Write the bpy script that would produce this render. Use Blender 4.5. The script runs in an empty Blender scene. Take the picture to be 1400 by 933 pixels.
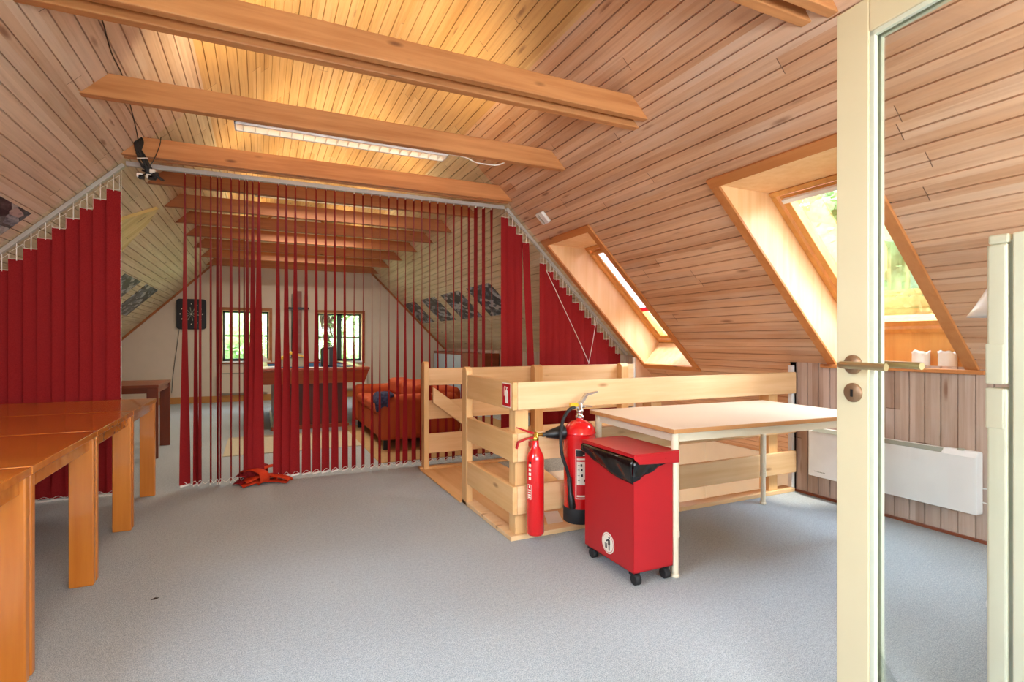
import bpy, bmesh, math, random
from mathutils import Vector, Matrix, Euler
random.seed(7)
C = bpy.context.scene.collection
SC = bpy.context.scene

# ------------------------------------------------------------------ camera, world, exposure
YAW = math.radians(25.2)
cam = bpy.data.cameras.new('camera'); camo = bpy.data.objects.new('camera', cam); C.objects.link(camo)
camo.location = (0, 0, 1.14); camo.rotation_euler = (math.radians(90), 0, -YAW)
cam.sensor_width = 36; cam.lens = 36 * 730 / 1400; cam.clip_start = 0.02
cam.shift_y = 0.0
SC.camera = camo
SC.view_settings.view_transform = 'Standard'; SC.view_settings.look = 'None'
SC.view_settings.gamma = 1; SC.view_settings.use_curve_mapping = False
SC.view_settings.exposure = 1.62
SC.cycles.diffuse_bounces = 8; SC.cycles.max_bounces = 14; SC.cycles.transparent_max_bounces = 24

SKY = 8.0          # brightness of the hazy white sky
LAMP = 1.0         # scale of the fluorescent lamps
w = bpy.data.worlds.new('sky'); SC.world = w; w.use_nodes = True
nt = w.node_tree; nt.nodes.clear()
out = nt.nodes.new('ShaderNodeOutputWorld'); bg = nt.nodes.new('ShaderNodeBackground')
tc = nt.nodes.new('ShaderNodeTexCoord'); sp = nt.nodes.new('ShaderNodeSeparateXYZ'); rp = nt.nodes.new('ShaderNodeValToRGB')
nt.links.new(tc.outputs['Generated'], sp.inputs[0]); nt.links.new(sp.outputs['Z'], rp.inputs[0])
rp.color_ramp.elements[0].position = 0.0; rp.color_ramp.elements[0].color = (0.86, 0.93, 1.0, 1)
rp.color_ramp.elements[1].position = 0.7; rp.color_ramp.elements[1].color = (0.66, 0.81, 1.0, 1)
nt.links.new(rp.outputs[0], bg.inputs[0]); bg.inputs[1].default_value = SKY
nt.links.new(bg.outputs[0], out.inputs[0])

sun = bpy.data.lights.new('sun', 'SUN'); sun.energy = 5.0; sun.angle = math.radians(6); sun.color = (1.0, 0.95, 0.86)
suno = bpy.data.objects.new('sun', sun); C.objects.link(suno)
suno.rotation_euler = (Vector((0.10, 0.34, -0.93))).to_track_quat('-Z', 'Y').to_euler()

def portal(loc, normal, sx, sy):
    l = bpy.data.lights.new('portal', 'AREA'); l.shape = 'RECTANGLE'; l.size = sx; l.size_y = sy
    l.cycles.is_portal = True
    o = bpy.data.objects.new('portal', l); C.objects.link(o); o.location = loc
    o.rotation_euler = Vector(normal).to_track_quat('-Z', 'Y').to_euler()

# ------------------------------------------------------------------ material helpers
def lin(h):
    if isinstance(h, str):
        h = h.lstrip('#'); h = [int(h[i:i+2], 16) / 255 for i in (0, 2, 4)]
    return tuple(((c / 12.92) if c <= 0.04045 else ((c + 0.055) / 1.055) ** 2.4) for c in h) + (1,)

class NT:
    def __init__(s, name):
        s.m = bpy.data.materials.new(name); s.m.use_nodes = True; s.t = s.m.node_tree
        s.b = s.t.nodes['Principled BSDF']
    def n(s, typ, **kw):
        x = s.t.nodes.new('ShaderNode' + typ)
        for k, v in kw.items(): setattr(x, k, v)
        return x
    def l(s, a, b): s.t.links.new(a, b)
    def put(s, inp, v):
        if hasattr(v, 'is_linked') or isinstance(v, bpy.types.NodeSocket): s.l(v, inp)
        else: inp.default_value = v
    def math(s, op, a, b=0.0, c=0.0):
        x = s.n('Math', operation=op); s.put(x.inputs[0], a); s.put(x.inputs[1], b); s.put(x.inputs[2], c); return x.outputs[0]
    def comb(s, x, y, z):
        k = s.n('CombineXYZ'); s.put(k.inputs[0], x); s.put(k.inputs[1], y); s.put(k.inputs[2], z); return k.outputs[0]
    def sep(s, v):
        k = s.n('SeparateXYZ'); s.l(v, k.inputs[0]); return k.outputs
    def noise(s, v, scale, detail=2, rough=0.5):
        k = s.n('TexNoise'); s.l(v, k.inputs['Vector']); k.inputs['Scale'].default_value = scale
        k.inputs['Detail'].default_value = detail; k.inputs['Roughness'].default_value = rough; return k.outputs['Fac']
    def ramp(s, f, stops):
        k = s.n('ValToRGB'); s.l(f, k.inputs[0]); e = k.color_ramp.elements
        while len(e) < len(stops): e.new(0.5)
        for i, (p, c) in enumerate(stops): e[i].position = p; e[i].color = c if len(c) == 4 else tuple(c) + (1,)
        return k.outputs[0]
    def mix(s, f, a, b, mode='MIX'):
        k = s.n('MixRGB', blend_type=mode); s.put(k.inputs[0], f); s.put(k.inputs[1], a); s.put(k.inputs[2], b); return k.outputs[0]
    def bump(s, h, strength=0.3, dist=0.01):
        k = s.n('Bump'); k.inputs['Strength'].default_value = strength; k.inputs['Distance'].default_value = dist
        s.l(h, k.inputs['Height']); s.l(k.outputs[0], s.b.inputs['Normal'])
    def fin(s, col=None, rough=0.5, spec=0.5, metal=0.0, coat=0.0):
        if col is not None: s.put(s.b.inputs['Base Color'], col)
        s.put(s.b.inputs['Roughness'], rough); s.b.inputs['Specular IOR Level'].default_value = spec
        s.b.inputs['Metallic'].default_value = metal; s.b.inputs['Coat Weight'].default_value = coat
        return s.m

def flat(name, col, rough=0.5, spec=0.5, metal=0.0, coat=0.0, var=0.04, scale=8):
    t = NT(name); tc = t.n('TexCoord'); n = t.noise(tc.outputs['Object'], scale, 3)
    c = lin(col); a = tuple(max(0, x * (1 - var)) for x in c[:3]) + (1,); b = tuple(min(1, x * (1 + var)) for x in c[:3]) + (1,)
    return t.fin(t.ramp(n, [(0.3, a), (0.7, b)]), rough, spec, metal, coat)

def planks(name, cols, pw=0.086, length=3.1, knot='#6d3f22', bleach=0.25, bleachcol='#d8c6b6', rough=0.55, seed=0.0):
    t = NT(name); uv = t.n('UVMap'); u, v, _ = t.sep(uv.outputs[0])
    v = t.math('ADD', v, 50.0)
    idx = t.math('FLOOR', t.math('DIVIDE', v, pw))
    wn = t.n('TexWhiteNoise', noise_dimensions='1D'); t.l(t.math('ADD', idx, seed), wn.inputs['W']); r1 = wn.outputs['Value']
    u2 = t.math('ADD', t.math('MULTIPLY', r1, 9.7), t.math('ADD', u, 20.0))
    seg = t.math('FLOOR', t.math('DIVIDE', u2, length))
    wn2 = t.n('TexWhiteNoise', noise_dimensions='3D'); t.l(t.comb(idx, seg, 3.3 + seed), wn2.inputs['Vector']); r2 = wn2.outputs['Value']
    joint = t.math('LESS_THAN', t.math('FRACT', t.math('DIVIDE', u2, length)), 0.004 / length)
    base = t.ramp(r2, [(0.0, lin(cols[0])), (0.5, lin(cols[1])), (1.0, lin(cols[2]))])
    off = t.math('MULTIPLY', r2, 31.0)
    g = t.noise(t.comb(t.math('MULTIPLY', u, 1.6), t.math('MULTIPLY', v, 42.0), off), 1.0, 5, 0.65)
    c = t.mix(1.0, base, t.ramp(g, [(0.25, (0.76, 0.70, 0.64, 1)), (0.55, (1, 1, 1, 1)), (0.8, (1.08, 1.07, 1.05, 1))]), 'MULTIPLY')
    b = t.noise(t.comb(t.math('MULTIPLY', u, 1.3), t.math('MULTIPLY', v, 5.0), off), 1.0, 3, 0.6)
    c = t.mix(t.math('MULTIPLY', t.ramp(b, [(0.45, (0, 0, 0, 1)), (0.75, (1, 1, 1, 1))]), bleach), c, lin(bleachcol))
    vo = t.n('TexVoronoi', feature='F1'); vo.inputs['Scale'].default_value = 1.0
    t.l(t.comb(t.math('MULTIPLY', u2, 2.1), t.math('MULTIPLY', v, 9.5), off), vo.inputs['Vector'])
    pick = t.math('GREATER_THAN', t.sep(vo.outputs['Color'])[0], 0.45)
    kn = t.ramp(vo.outputs['Distance'], [(0.0, (1, 1, 1, 1)), (0.07, (0.85, 0.85, 0.85, 1)), (0.17, (0, 0, 0, 1))])
    c = t.mix(t.math('MULTIPLY', t.math('MULTIPLY', kn, pick), 0.8), c, lin(knot))
    c = t.mix(t.math('MULTIPLY', joint, 0.9), c, lin('#4a2f1d'))
    t.bump(g, 0.08, 0.003)
    return t.fin(c, rough, 0.35)

def wood(name, c0, c1, axis='X', knot='#5c3218', rough=0.5, spec=0.4, coat=0.0, kn_amt=0.85, sc=1.0):
    t = NT(name); tc = t.n('TexCoord'); x, y, z = t.sep(tc.outputs['Object'])
    L, S = 1.1 * sc, 19.0 * sc
    f = {'X': (L, S, S), 'Y': (S, L, S), 'Z': (S, S, L)}[axis]
    v = t.comb(t.math('MULTIPLY', x, f[0]), t.math('MULTIPLY', y, f[1]), t.math('MULTIPLY', z, f[2]))
    g = t.noise(v, 1.0, 5, 0.6)
    c = t.ramp(g, [(0.30, lin(c0)), (0.62, lin(c1))])
    g2 = t.noise(tc.outputs['Object'], 1.7 * sc, 2)
    c = t.mix(1.0, c, t.ramp(g2, [(0.3, (0.9, 0.87, 0.84, 1)), (0.7, (1.05, 1.05, 1.05, 1))]), 'MULTIPLY')
    kf = {'X': (3, 9, 9), 'Y': (9, 3, 9), 'Z': (9, 9, 3)}[axis]
    vo = t.n('TexVoronoi', feature='F1'); vo.inputs['Scale'].default_value = 1.0
    t.l(t.comb(t.math('MULTIPLY', x, kf[0]), t.math('MULTIPLY', y, kf[1]), t.math('MULTIPLY', z, kf[2])), vo.inputs['Vector'])
    pick = t.math('GREATER_THAN', t.sep(vo.outputs['Color'])[1], 0.4)
    kn = t.ramp(vo.outputs['Distance'], [(0.0, (1, 1, 1, 1)), (0.06, (0.8, 0.8, 0.8, 1)), (0.15, (0, 0, 0, 1))])
    c = t.mix(t.math('MULTIPLY', t.math('MULTIPLY', kn, pick), kn_amt), c, lin(knot))
    t.bump(g, 0.08, 0.003)
    return t.fin(c, rough, spec, 0, coat)

def emit(name, col, s):
    t = NT(name); t.b.inputs['Base Color'].default_value = lin(col)
    t.b.inputs['Emission Color'].default_value = lin(col); t.b.inputs['Emission Strength'].default_value = s
    return t.m

def glass(name, tint=(1, 1, 1, 1), refl=0.06):
    t = NT(name); t.t.nodes.remove(t.b)
    tr = t.n('BsdfTransparent'); tr.inputs[0].default_value = tint
    gl = t.n('BsdfGlossy'); gl.inputs['Roughness'].default_value = 0.02
    fr = t.n('Fresnel'); fr.inputs[0].default_value = 1.45
    mx = t.n('MixShader'); t.l(t.math('MULTIPLY', fr.outputs[0], refl / 0.06 * 0.7), mx.inputs[0]); t.l(tr.outputs[0], mx.inputs[1]); t.l(gl.outputs[0], mx.inputs[2])
    t.l(mx.outputs[0], t.t.nodes['Material Output'].inputs[0]); return t.m

def fabric(name, col, col2, trans=0.35):
    t = NT(name); tc = t.n('TexCoord'); n = t.noise(tc.outputs['Object'], 160, 2)
    c = t.ramp(n, [(0.3, lin(col)), (0.7, lin(col2))])
    t.fin(c, 0.85, 0.15)
    tl = t.n('BsdfTranslucent'); t.l(c, tl.inputs[0])
    mx = t.n('MixShader'); mx.inputs[0].default_value = trans
    t.l(t.b.outputs[0], mx.inputs[1]); t.l(tl.outputs[0], mx.inputs[2]); t.l(mx.outputs[0], t.t.nodes['Material Output'].inputs[0])
    return t.m

def carpet():
    t = NT('carpet'); tc = t.n('TexCoord'); o = tc.outputs['Object']
    n = t.noise(o, 230, 3, 0.7); n2 = t.noise(o, 1.1, 3); n3 = t.noise(o, 60, 2)
    c = t.ramp(n, [(0.32, lin('#848f92')), (0.5, lin('#a9b2b4')), (0.68, lin('#c8d0d1'))])
    c = t.mix(1.0, c, t.ramp(n2, [(0.3, (0.93, 0.93, 0.94, 1)), (0.7, (1.04, 1.04, 1.04, 1))]), 'MULTIPLY')
    c = t.mix(1.0, c, t.ramp(n3, [(0.3, (0.9, 0.9, 0.9, 1)), (0.7, (1.06, 1.06, 1.06, 1))]), 'MULTIPLY')
    t.bump(n, 0.6, 0.006)
    return t.fin(c, 0.95, 0.1)

def collage(name, seed, warm=0.0, sc=1.0):
    t = NT(name); tc = t.n('TexCoord'); mp = t.n('Mapping'); t.l(tc.outputs['Object'], mp.inputs[0])
    mp.inputs['Location'].default_value = (seed, seed * 2.3, 0); mp.inputs['Scale'].default_value = (16 * sc, 6 * sc, 12 * sc)
    mp.inputs['Rotation'].default_value = (0.5, 0.3, 0.5)
    vo = t.n('TexVoronoi', feature='F1'); vo.inputs['Scale'].default_value = 1.3; t.l(mp.outputs[0], vo.inputs['Vector'])
    v = t.sep(vo.outputs['Color'])
    n = t.noise(mp.outputs[0], 2.5, 4, 0.7)
    c = t.ramp(t.math('ADD', t.math('MULTIPLY', v[0], 0.55), t.math('MULTIPLY', n, 0.5)),
               [(0.30, lin('#0d0f14')), (0.50, lin('#2a2e38')), (0.62, lin('#6a7078')), (0.75, lin('#c8c8c8'))])
    tint = t.ramp(v[2], [(0.0, lin('#b8c4e0')), (0.6, lin('#e0d8d0')), (0.9, lin('#d07078') if warm else lin('#c8d0d8'))])
    return t.fin(t.mix(0.8, c, tint, 'MULTIPLY'), 0.35, 0.4)

def leaves(name, a, b, c3):
    t = NT(name); tc = t.n('TexCoord'); n = t.noise(tc.outputs['Object'], 7.0, 8, 0.85); n2 = t.noise(tc.outputs['Object'], 0.5, 3)
    c = t.ramp(n, [(0.3, lin(a)), (0.5, lin(b)), (0.7, lin(c3))])
    c = t.mix(1.0, c, t.ramp(n2, [(0.3, (0.75, 0.8, 0.75, 1)), (0.7, (1.1, 1.1, 1, 1))]), 'MULTIPLY')
    return t.fin(c, 0.6, 0.2)

M = {}
M['slope'] = planks('whitewashed pine boards', ['#c6a78e', '#d0b59c', '#d9c0aa'], bleach=0.6, bleachcol='#d8cabd')
M['slope_r'] = planks('pine boards of the right slope', ['#bd8f6c', '#c99d7a', '#d4ab8a'], bleach=0.45, bleachcol='#cdb8a6', seed=5.0)
M['slope_far'] = planks('pine boards with fluorescent cast', ['#c6b492', '#cebc9b', '#d6c6a6'], bleach=0.35, bleachcol='#d9cfb8', seed=11.0)  # fluorescent cast of the far room is mixed into these board colours
M['top'] = planks('varnished pine boards with lamp glow', ['#c39a62', '#cba46c', '#d4b07e'], bleach=0.05, seed=17.0)  # deeper varnish, with the warm lamp glow mixed into the colour
M['knee'] = planks('knee wall boards', ['#a68c7c', '#b49c8c', '#c2ab9c'], bleach=0.6, bleachcol='#c9b8ae', seed=23.0)
M['yellow'] = planks('yellow pine boards', ['#cdb97a', '#d6c486', '#dccb92'], pw=0.1, bleach=0.1, seed=29.0)
M['beam'] = wood('beam pine', '#a86c3c', '#c48a56', 'X', '#5a2f16')
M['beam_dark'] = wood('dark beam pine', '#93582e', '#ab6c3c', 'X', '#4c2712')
M['rail_x'] = wood('light pine along x', '#d6ae7c', '#e4c394', 'X', '#8a5527')
M['rail_y'] = wood('light pine along y', '#d3a468', '#e0b880', 'Y', '#8a5527')
M['rail_z'] = wood('light pine upright', '#d3a468', '#e0b880', 'Z', '#8a5527')
M['casing_y'] = wood('casing along y', '#b5713a', '#c4824a', 'Y', '#5c3218')
M['casing_z'] = wood('casing upright', '#b5713a', '#c4824a', 'Z', '#5c3218')
M['lining'] = wood('lining board', '#e2b680', '#ecc696', 'Z', '#a87440', kn_amt=0.15)
M['lining_o'] = wood('sash pine', '#cc8f48', '#dca35a', 'Z', '#7c4a20', kn_amt=0.2)
M['table'] = wood('lacquered cherry', '#b0641e', '#c0742a', 'X', '#7a3c10', rough=0.22, coat=0.4, kn_amt=0.1)
M['table_leg'] = wood('lacquered cherry upright', '#b4661a', '#c2762a', 'Z', '#7a3c10', rough=0.3, coat=0.3, kn_amt=0.1)
M['table_dk'] = wood('dark table', '#743a20', '#8a4628', 'X', '#3c1c0c', rough=0.3, kn_amt=0.1)
M['table_dkz'] = wood('dark table upright', '#6e3620', '#823f24', 'Z', '#3c1c0c', rough=0.35, kn_amt=0.1)
M['carpet'] = carpet()
M['slat'] = fabric('red blind fabric', '#8f1e22', '#9d2829', 0.25)
M['alu'] = flat('aluminium rail', '#b4b0a8', 0.4, 0.5, 0.3)
M['bead'] = flat('white bead plastic', '#e6e2d8', 0.4)
M['white'] = flat('white enamel', '#e4e4e0', 0.35)
M['wall'] = flat('painted wall', '#d2c5b4', 0.85, 0.2, var=0.02)
M['shaft'] = flat('white painted shaft wall', '#ece6d8', 0.8, 0.2, var=0.02)
M['cream'] = flat('white door paint with lamplight tint', '#cabf9c', 0.4, 0.4, var=0.015)  # the door is white; warm lamplight is put into its base colour
M['creamgrey'] = flat('greyish white glazing bead', '#c3c8b4', 0.4, var=0.02)
M['fridge'] = flat('fridge enamel', '#e0dec8', 0.3, 0.5, var=0.01)
M['gasket'] = flat('grey gasket', '#8d8f80', 0.7)
M['steel'] = flat('brushed steel', '#b8a47c', 0.28, 0.5, 0.85)
M['bronze'] = flat('bronze rosette', '#8a6c50', 0.4, 0.5, 0.5)
M['black'] = flat('black plastic', '#141414', 0.4)
M['rubber'] = flat('black rubber', '#1b1b1b', 0.7)
M['bag'] = flat('black bin liner', '#0c0c0d', 0.18, 0.6)
M['redmetal'] = flat('red powder coated metal', '#ad141c', 0.32, 0.5, var=0.03, scale=3)
M['redgloss'] = flat('red gloss enamel', '#cd1418', 0.2, 0.6, coat=0.4, var=0.02)
M['signred'] = flat('sign red', '#c01a20', 0.4)
M['offwhite'] = flat('off white print', '#e8e2d0', 0.5)
M['chrome'] = flat('chrome', '#cfcfcf', 0.15, 0.5, 0.95)
M['brass'] = flat('brass', '#c09a40', 0.25, 0.5, 0.9)
M['yellowplastic'] = flat('yellow plastic', '#e0b020', 0.4)
M['tabletop'] = flat('pale beech laminate', '#dfcbb0', 0.35, 0.45, var=0.05, scale=2)
M['tableedge'] = wood('beech edge', '#b98552', '#c9965f', 'X', '#8a5a30', kn_amt=0.1)
M['tableleg'] = flat('cream lacquered steel', '#dcd3b8', 0.35)
M['sofa'] = flat('orange upholstery', '#ac4c28', 0.8, 0.2, var=0.08)
M['cloth'] = flat('dark blue checked cloth', '#3c3c52', 0.9, 0.1, var=0.5, scale=40)
M['pool'] = wood('pool table mahogany', '#8a3c22', '#9c4a2c', 'X', '#4a1c10', rough=0.3, kn_amt=0.05)
M['pool_dk'] = wood('pool table pedestal', '#562318', '#662c1e', 'Z', '#34120c', rough=0.4, kn_amt=0.05)
M['baize'] = flat('blue baize', '#20486c', 0.9, 0.1)
M['rug'] = flat('beige rug', '#bdb49a', 0.95, 0.1, var=0.06, scale=60)
M['dwin'] = flat('dark green window paint', '#2f3a34', 0.5)
M['glass'] = glass('window glass')
M['doorglass'] = glass('door glass', (0.97, 0.985, 0.97, 1))
M['board'] = flat('baseboard varnish', '#b9803e', 0.4)
M['tube'] = emit('fluorescent tube', '#fff3dc', 0.5)
M['louver'] = flat('louver blades', '#efebdf', 0.35)
M['leaf'] = leaves('foliage', '#3c5a2c', '#71905a', '#a4b88c')
M['leaf2'] = leaves('lighter foliage', '#46663a', '#82a068', '#b4c69c')  # second, lighter green for some of the bushes
M['grass'] = leaves('meadow', '#4c5f30', '#7c8850', '#a9a878')
M['bark'] = flat('bark', '#4c3b2a', 0.9)

# ------------------------------------------------------------------ mesh helpers
class MB:
    def __init__(s): s.v = []; s.f = []; s.uv = []; s.sm = []
    def add(s, vs, fs, smooth=False, uvs=None):
        b = len(s.v); s.v += [tuple(p) for p in vs]
        for i, f in enumerate(fs):
            s.f.append([b + k for k in f]); s.sm.append(smooth)
            s.uv.append(uvs[i] if uvs else [(0, 0)] * len(f))
        return s
    def box(s, x0, y0, z0, x1, y1, z1, M4=None):
        vs = [(x, y, z) for z in (z0, z1) for y in (y0, y1) for x in (x0, x1)]
        if M4 is not None: vs = [M4 @ Vector(p) for p in vs]
        return s.add(vs, [(0, 2, 3, 1), (4, 5, 7, 6), (0, 1, 5, 4), (2, 6, 7, 3), (0, 4, 6, 2), (1, 3, 7, 5)])
    def prism(s, pts, f, a, b):
        """pts 2D loop, f(p, t) -> 3D"""
        n = len(pts); vs = [f(p, a) for p in pts] + [f(p, b) for p in pts]
        fs = [list(range(n))[::-1], list(range(n, 2 * n))] + [(i, (i + 1) % n, n + (i + 1) % n, n + i) for i in range(n)]
        return s.add(vs, fs)
    def tube(s, pts, r, n=10, caps=True):
        pts = [Vector(p) for p in pts]; rs = r if isinstance(r, (list, tuple)) else [r] * len(pts)
        vs = []; prev = None
        for i, p in enumerate(pts):
            d = (pts[min(i + 1, len(pts) - 1)] - pts[max(i - 1, 0)]).normalized()
            if prev is None:
                a = Vector((0, 0, 1)) if abs(d.z) < 0.9 else Vector((1, 0, 0)); e1 = d.cross(a).normalized()
            else: e1 = (prev - d * prev.dot(d)).normalized()
            prev = e1; e2 = d.cross(e1)
            for k in range(n):
                t = 2 * math.pi * k / n; vs.append(p + (e1 * math.cos(t) + e2 * math.sin(t)) * rs[i])
        fs = []
        for i in range(len(pts) - 1):
            for k in range(n): fs.append((i * n + k, i * n + (k + 1) % n, (i + 1) * n + (k + 1) % n, (i + 1) * n + k))
        s.add(vs, fs, True)
        if caps:
            s.add(vs[:n], [list(range(n))[::-1]]); s.add(vs[-n:], [list(range(n))])
        return s
    def lathe(s, prof, c, n=28, M4=None):
        vs = []; 
        for (r, z) in prof:
            for k in range(n):
                t = 2 * math.pi * k / n; p = Vector((c[0] + r * math.cos(t), c[1] + r * math.sin(t), c[2] + z)) if M4 is None else M4 @ Vector((r * math.cos(t), r * math.sin(t), z))
                vs.append(p)
        fs = [(i * n + k, i * n + (k + 1) % n, (i + 1) * n + (k + 1) % n, (i + 1) * n + k) for i in range(len(prof) - 1) for k in range(n)]
        s.add(vs, fs, True)
        s.add(vs[:n], [list(range(n))[::-1]]); s.add(vs[-n:], [list(range(n))]); return s
    def poly(s, vs): return s.add(vs, [list(range(len(vs)))])

def smooth_path(pts, k=8):
    pts = [Vector(p) for p in pts]; P = [pts[0] * 2 - pts[1]] + pts + [pts[-1] * 2 - pts[-2]]; r = []
    for i in range(1, len(P) - 2):
        for j in range(k):
            t = j / k; a, b, c, d = P[i-1:i+3]
            r.append(0.5 * ((2*b) + (c - a)*t + (2*a - 5*b + 4*c - d)*t*t + (3*b - a - 3*c + d)*t**3))
    r.append(pts[-1]); return r

def obj(name, mb, mat, parent=None, bevel=0, bseg=2, sub=0):
    me = bpy.data.meshes.new(name); me.from_pydata(mb.v, [], mb.f)
    uvl = me.uv_layers.new(name='UVMap'); i = 0
    for f, uvs in zip(me.polygons, mb.uv):
        for k in range(f.loop_total): uvl.data[f.loop_start + k].uv = uvs[k]
    for f, sm in zip(me.polygons, mb.sm): f.use_smooth = sm
    me.materials.append(M[mat] if isinstance(mat, str) else mat); me.validate(); me.update()
    o = bpy.data.objects.new(name, me); C.objects.link(o)
    if bevel:
        m = o.modifiers.new('bevel', 'BEVEL'); m.width = bevel; m.segments = bseg; m.limit_method = 'ANGLE'; m.angle_limit = math.radians(40)
    if parent is not None:
        o.parent = parent
        if parent.type == 'EMPTY': o.matrix_parent_inverse = parent.matrix_basis.inverted()
    return o

def tag(o, label, cat, group=None):
    o['label'] = label; o['category'] = cat
    if group: o['group'] = group
    return o
def thing(name, label, cat, loc, group=None):
    o = bpy.data.objects.new(name, None); C.objects.link(o); o.empty_display_size = 0.1
    o.location = loc; return tag(o, label, cat, group)
def struct(name, loc=(0, 0, 0), label=None):
    o = bpy.data.objects.new(name, None); C.objects.link(o); o.location = loc; o['kind'] = 'structure'
    if label: o['label'] = label
    return o
def st(o, label=None):
    o['kind'] = 'structure'
    if label: o['label'] = label
    return o
def dup(root, loc):
    r = root.copy(); C.objects.link(r); r.location = loc
    for ch in list(root.children):
        c = ch.copy(); C.objects.link(c); c.parent = r
        for g in ch.children:
            d = g.copy(); C.objects.link(d); d.parent = c
    return r

# ------------------------------------------------------------------ plank cladding
PW = 0.086
def clad(mb, org, d, n, length, u0, u1, uv_u, holes=(), pos=None, s_from=0.0, pw=PW):
    """boards side by side along unit vector d from org; board length along world axis function pos(u)"""
    org = Vector(org); d = Vector(d); n = Vector(n); ua = Vector(uv_u)
    i0 = int(math.floor(s_from / pw)); i1 = int(math.ceil(length / pw))
    for i in range(i0, i1):
        a = i * pw; prof = [(a, -0.013), (a + 0.0030, -0.013), (a + 0.0062, 0.0), (a + pw - 0.0022, 0.0), (a + pw, -0.013)]
        lo0, hi0 = max(a, s_from), min(a + pw, length)
        # u intervals split at hole edges
        cuts = sorted(set([u0, u1] + [h[k] for h in holes for k in (0, 1) if u0 < h[k] < u1]))
        for c0, c1 in zip(cuts[:-1], cuts[1:]):
            um = (c0 + c1) / 2; segs = [(lo0, hi0)]
            for h in holes:
                if h[0] < um < h[1]:
                    ns = []
                    for (p, q) in segs:
                        if h[3] <= p or h[2] >= q: ns.append((p, q)); continue
                        if p < h[2]: ns.append((p, h[2]))
                        if h[3] < q: ns.append((h[3], q))
                    segs = ns
            for (p, q) in segs:
                if q - p < 1e-4: continue
                def dep(s):
                    for (s0, z0), (s1, z1) in zip(prof[:-1], prof[1:]):
                        if s0 <= s <= s1: return z0 + (z1 - z0) * (s - s0) / (s1 - s0 + 1e-12)
                    return -0.013
                pts = [(p, dep(p))] + [k for k in prof if p < k[0] < q] + [(q, dep(q))]
                vs = []; 
                for (s, z) in pts:
                    b = org + d * s + n * z
                    vs += [b + ua * c0, b + ua * c1]
                fs = []; uvs = []
                for k in range(len(pts) - 1):
                    fs.append((2*k, 2*k+1, 2*k+3, 2*k+2)); s0, s1 = pts[k][0], pts[k+1][0]
                    e = 1e-4; s0 = max(s0, a + e); s1 = min(s1, a + pw - e)
                    uvs.append([(c0, s0), (c1, s0), (c1, s1), (c0, s1)])
                mb.add(vs, fs, False, uvs)

q = math.sqrt(0.5)
SR = 4.66; SL = 3.38; XK = 3.68; XL = -2.42; ZT = 3.64     # x+z on right slope, z-x on left slope, knee walls, flat top
XTR = SR - ZT; XTL = ZT - SL
YB = -1.3; YF = 11.3; YC = 4.72
def right_slope(name, mat, y0, y1, zlow, holes=()):
    mb = MB(); s0 = zlow / q; s1 = (3.0) / q
    clad(mb, (SR, 0, 0), (-q, 0, q), (-q, 0, -q), s1, y0, y1, (0, 1, 0), holes, s_from=s0)
    return st(obj(name, mb, mat))
def left_slope(name, mat, y0, y1, zlow, zhigh=3.0, holes=()):
    mb = MB(); clad(mb, (-SL, 0, 0), (q, 0, q), (q, 0, -q), zhigh / q, y0, y1, (0, 1, 0), holes, s_from=zlow / q)
    return st(obj(name, mb, mat))
ZKR = SR - XK; ZKL = XL + SL
# skylight holes: (y0,y1,s0,s1) with s = z/q
SK1 = dict(y0=3.90, y1=4.62, xt=2.57, xb=3.76); SK2 = dict(y0=1.67, y1=2.43, xt=2.56, xb=3.70)
H = [(k['y0'], k['y1'], (SR - k['xb']) / q, (SR - k['xt']) / q) for k in (SK1, SK2)]
right_slope('ceiling_right', 'slope_r', YB, 2.80, ZKR, [H[1]])
right_slope('ceiling_right', 'slope_r', 2.80, YC, 0.0, [H[0]])
right_slope('ceiling_right', 'slope_far', YC, YF, ZKR)
LW = (.30, 1.50, -2.08, -1.12)     # unseen roof window added for fill light on the left slope, above and behind the camera
left_slope('ceiling_left', 'slope', YB, YC, ZKL, 3.0, [(LW[0], LW[1], (LW[2] + SL) / q, (LW[3] + SL) / q)])
left_slope('ceiling_left', 'slope_far', YC, YF, ZKL)
# upper parts above the collar beams
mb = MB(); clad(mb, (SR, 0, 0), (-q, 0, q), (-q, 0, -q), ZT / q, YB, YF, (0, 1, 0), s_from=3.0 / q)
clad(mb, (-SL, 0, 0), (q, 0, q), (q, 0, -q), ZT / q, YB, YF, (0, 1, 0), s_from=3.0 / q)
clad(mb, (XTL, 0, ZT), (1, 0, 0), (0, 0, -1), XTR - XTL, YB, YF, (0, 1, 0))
st(obj('ceiling', mb, 'top'))
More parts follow.
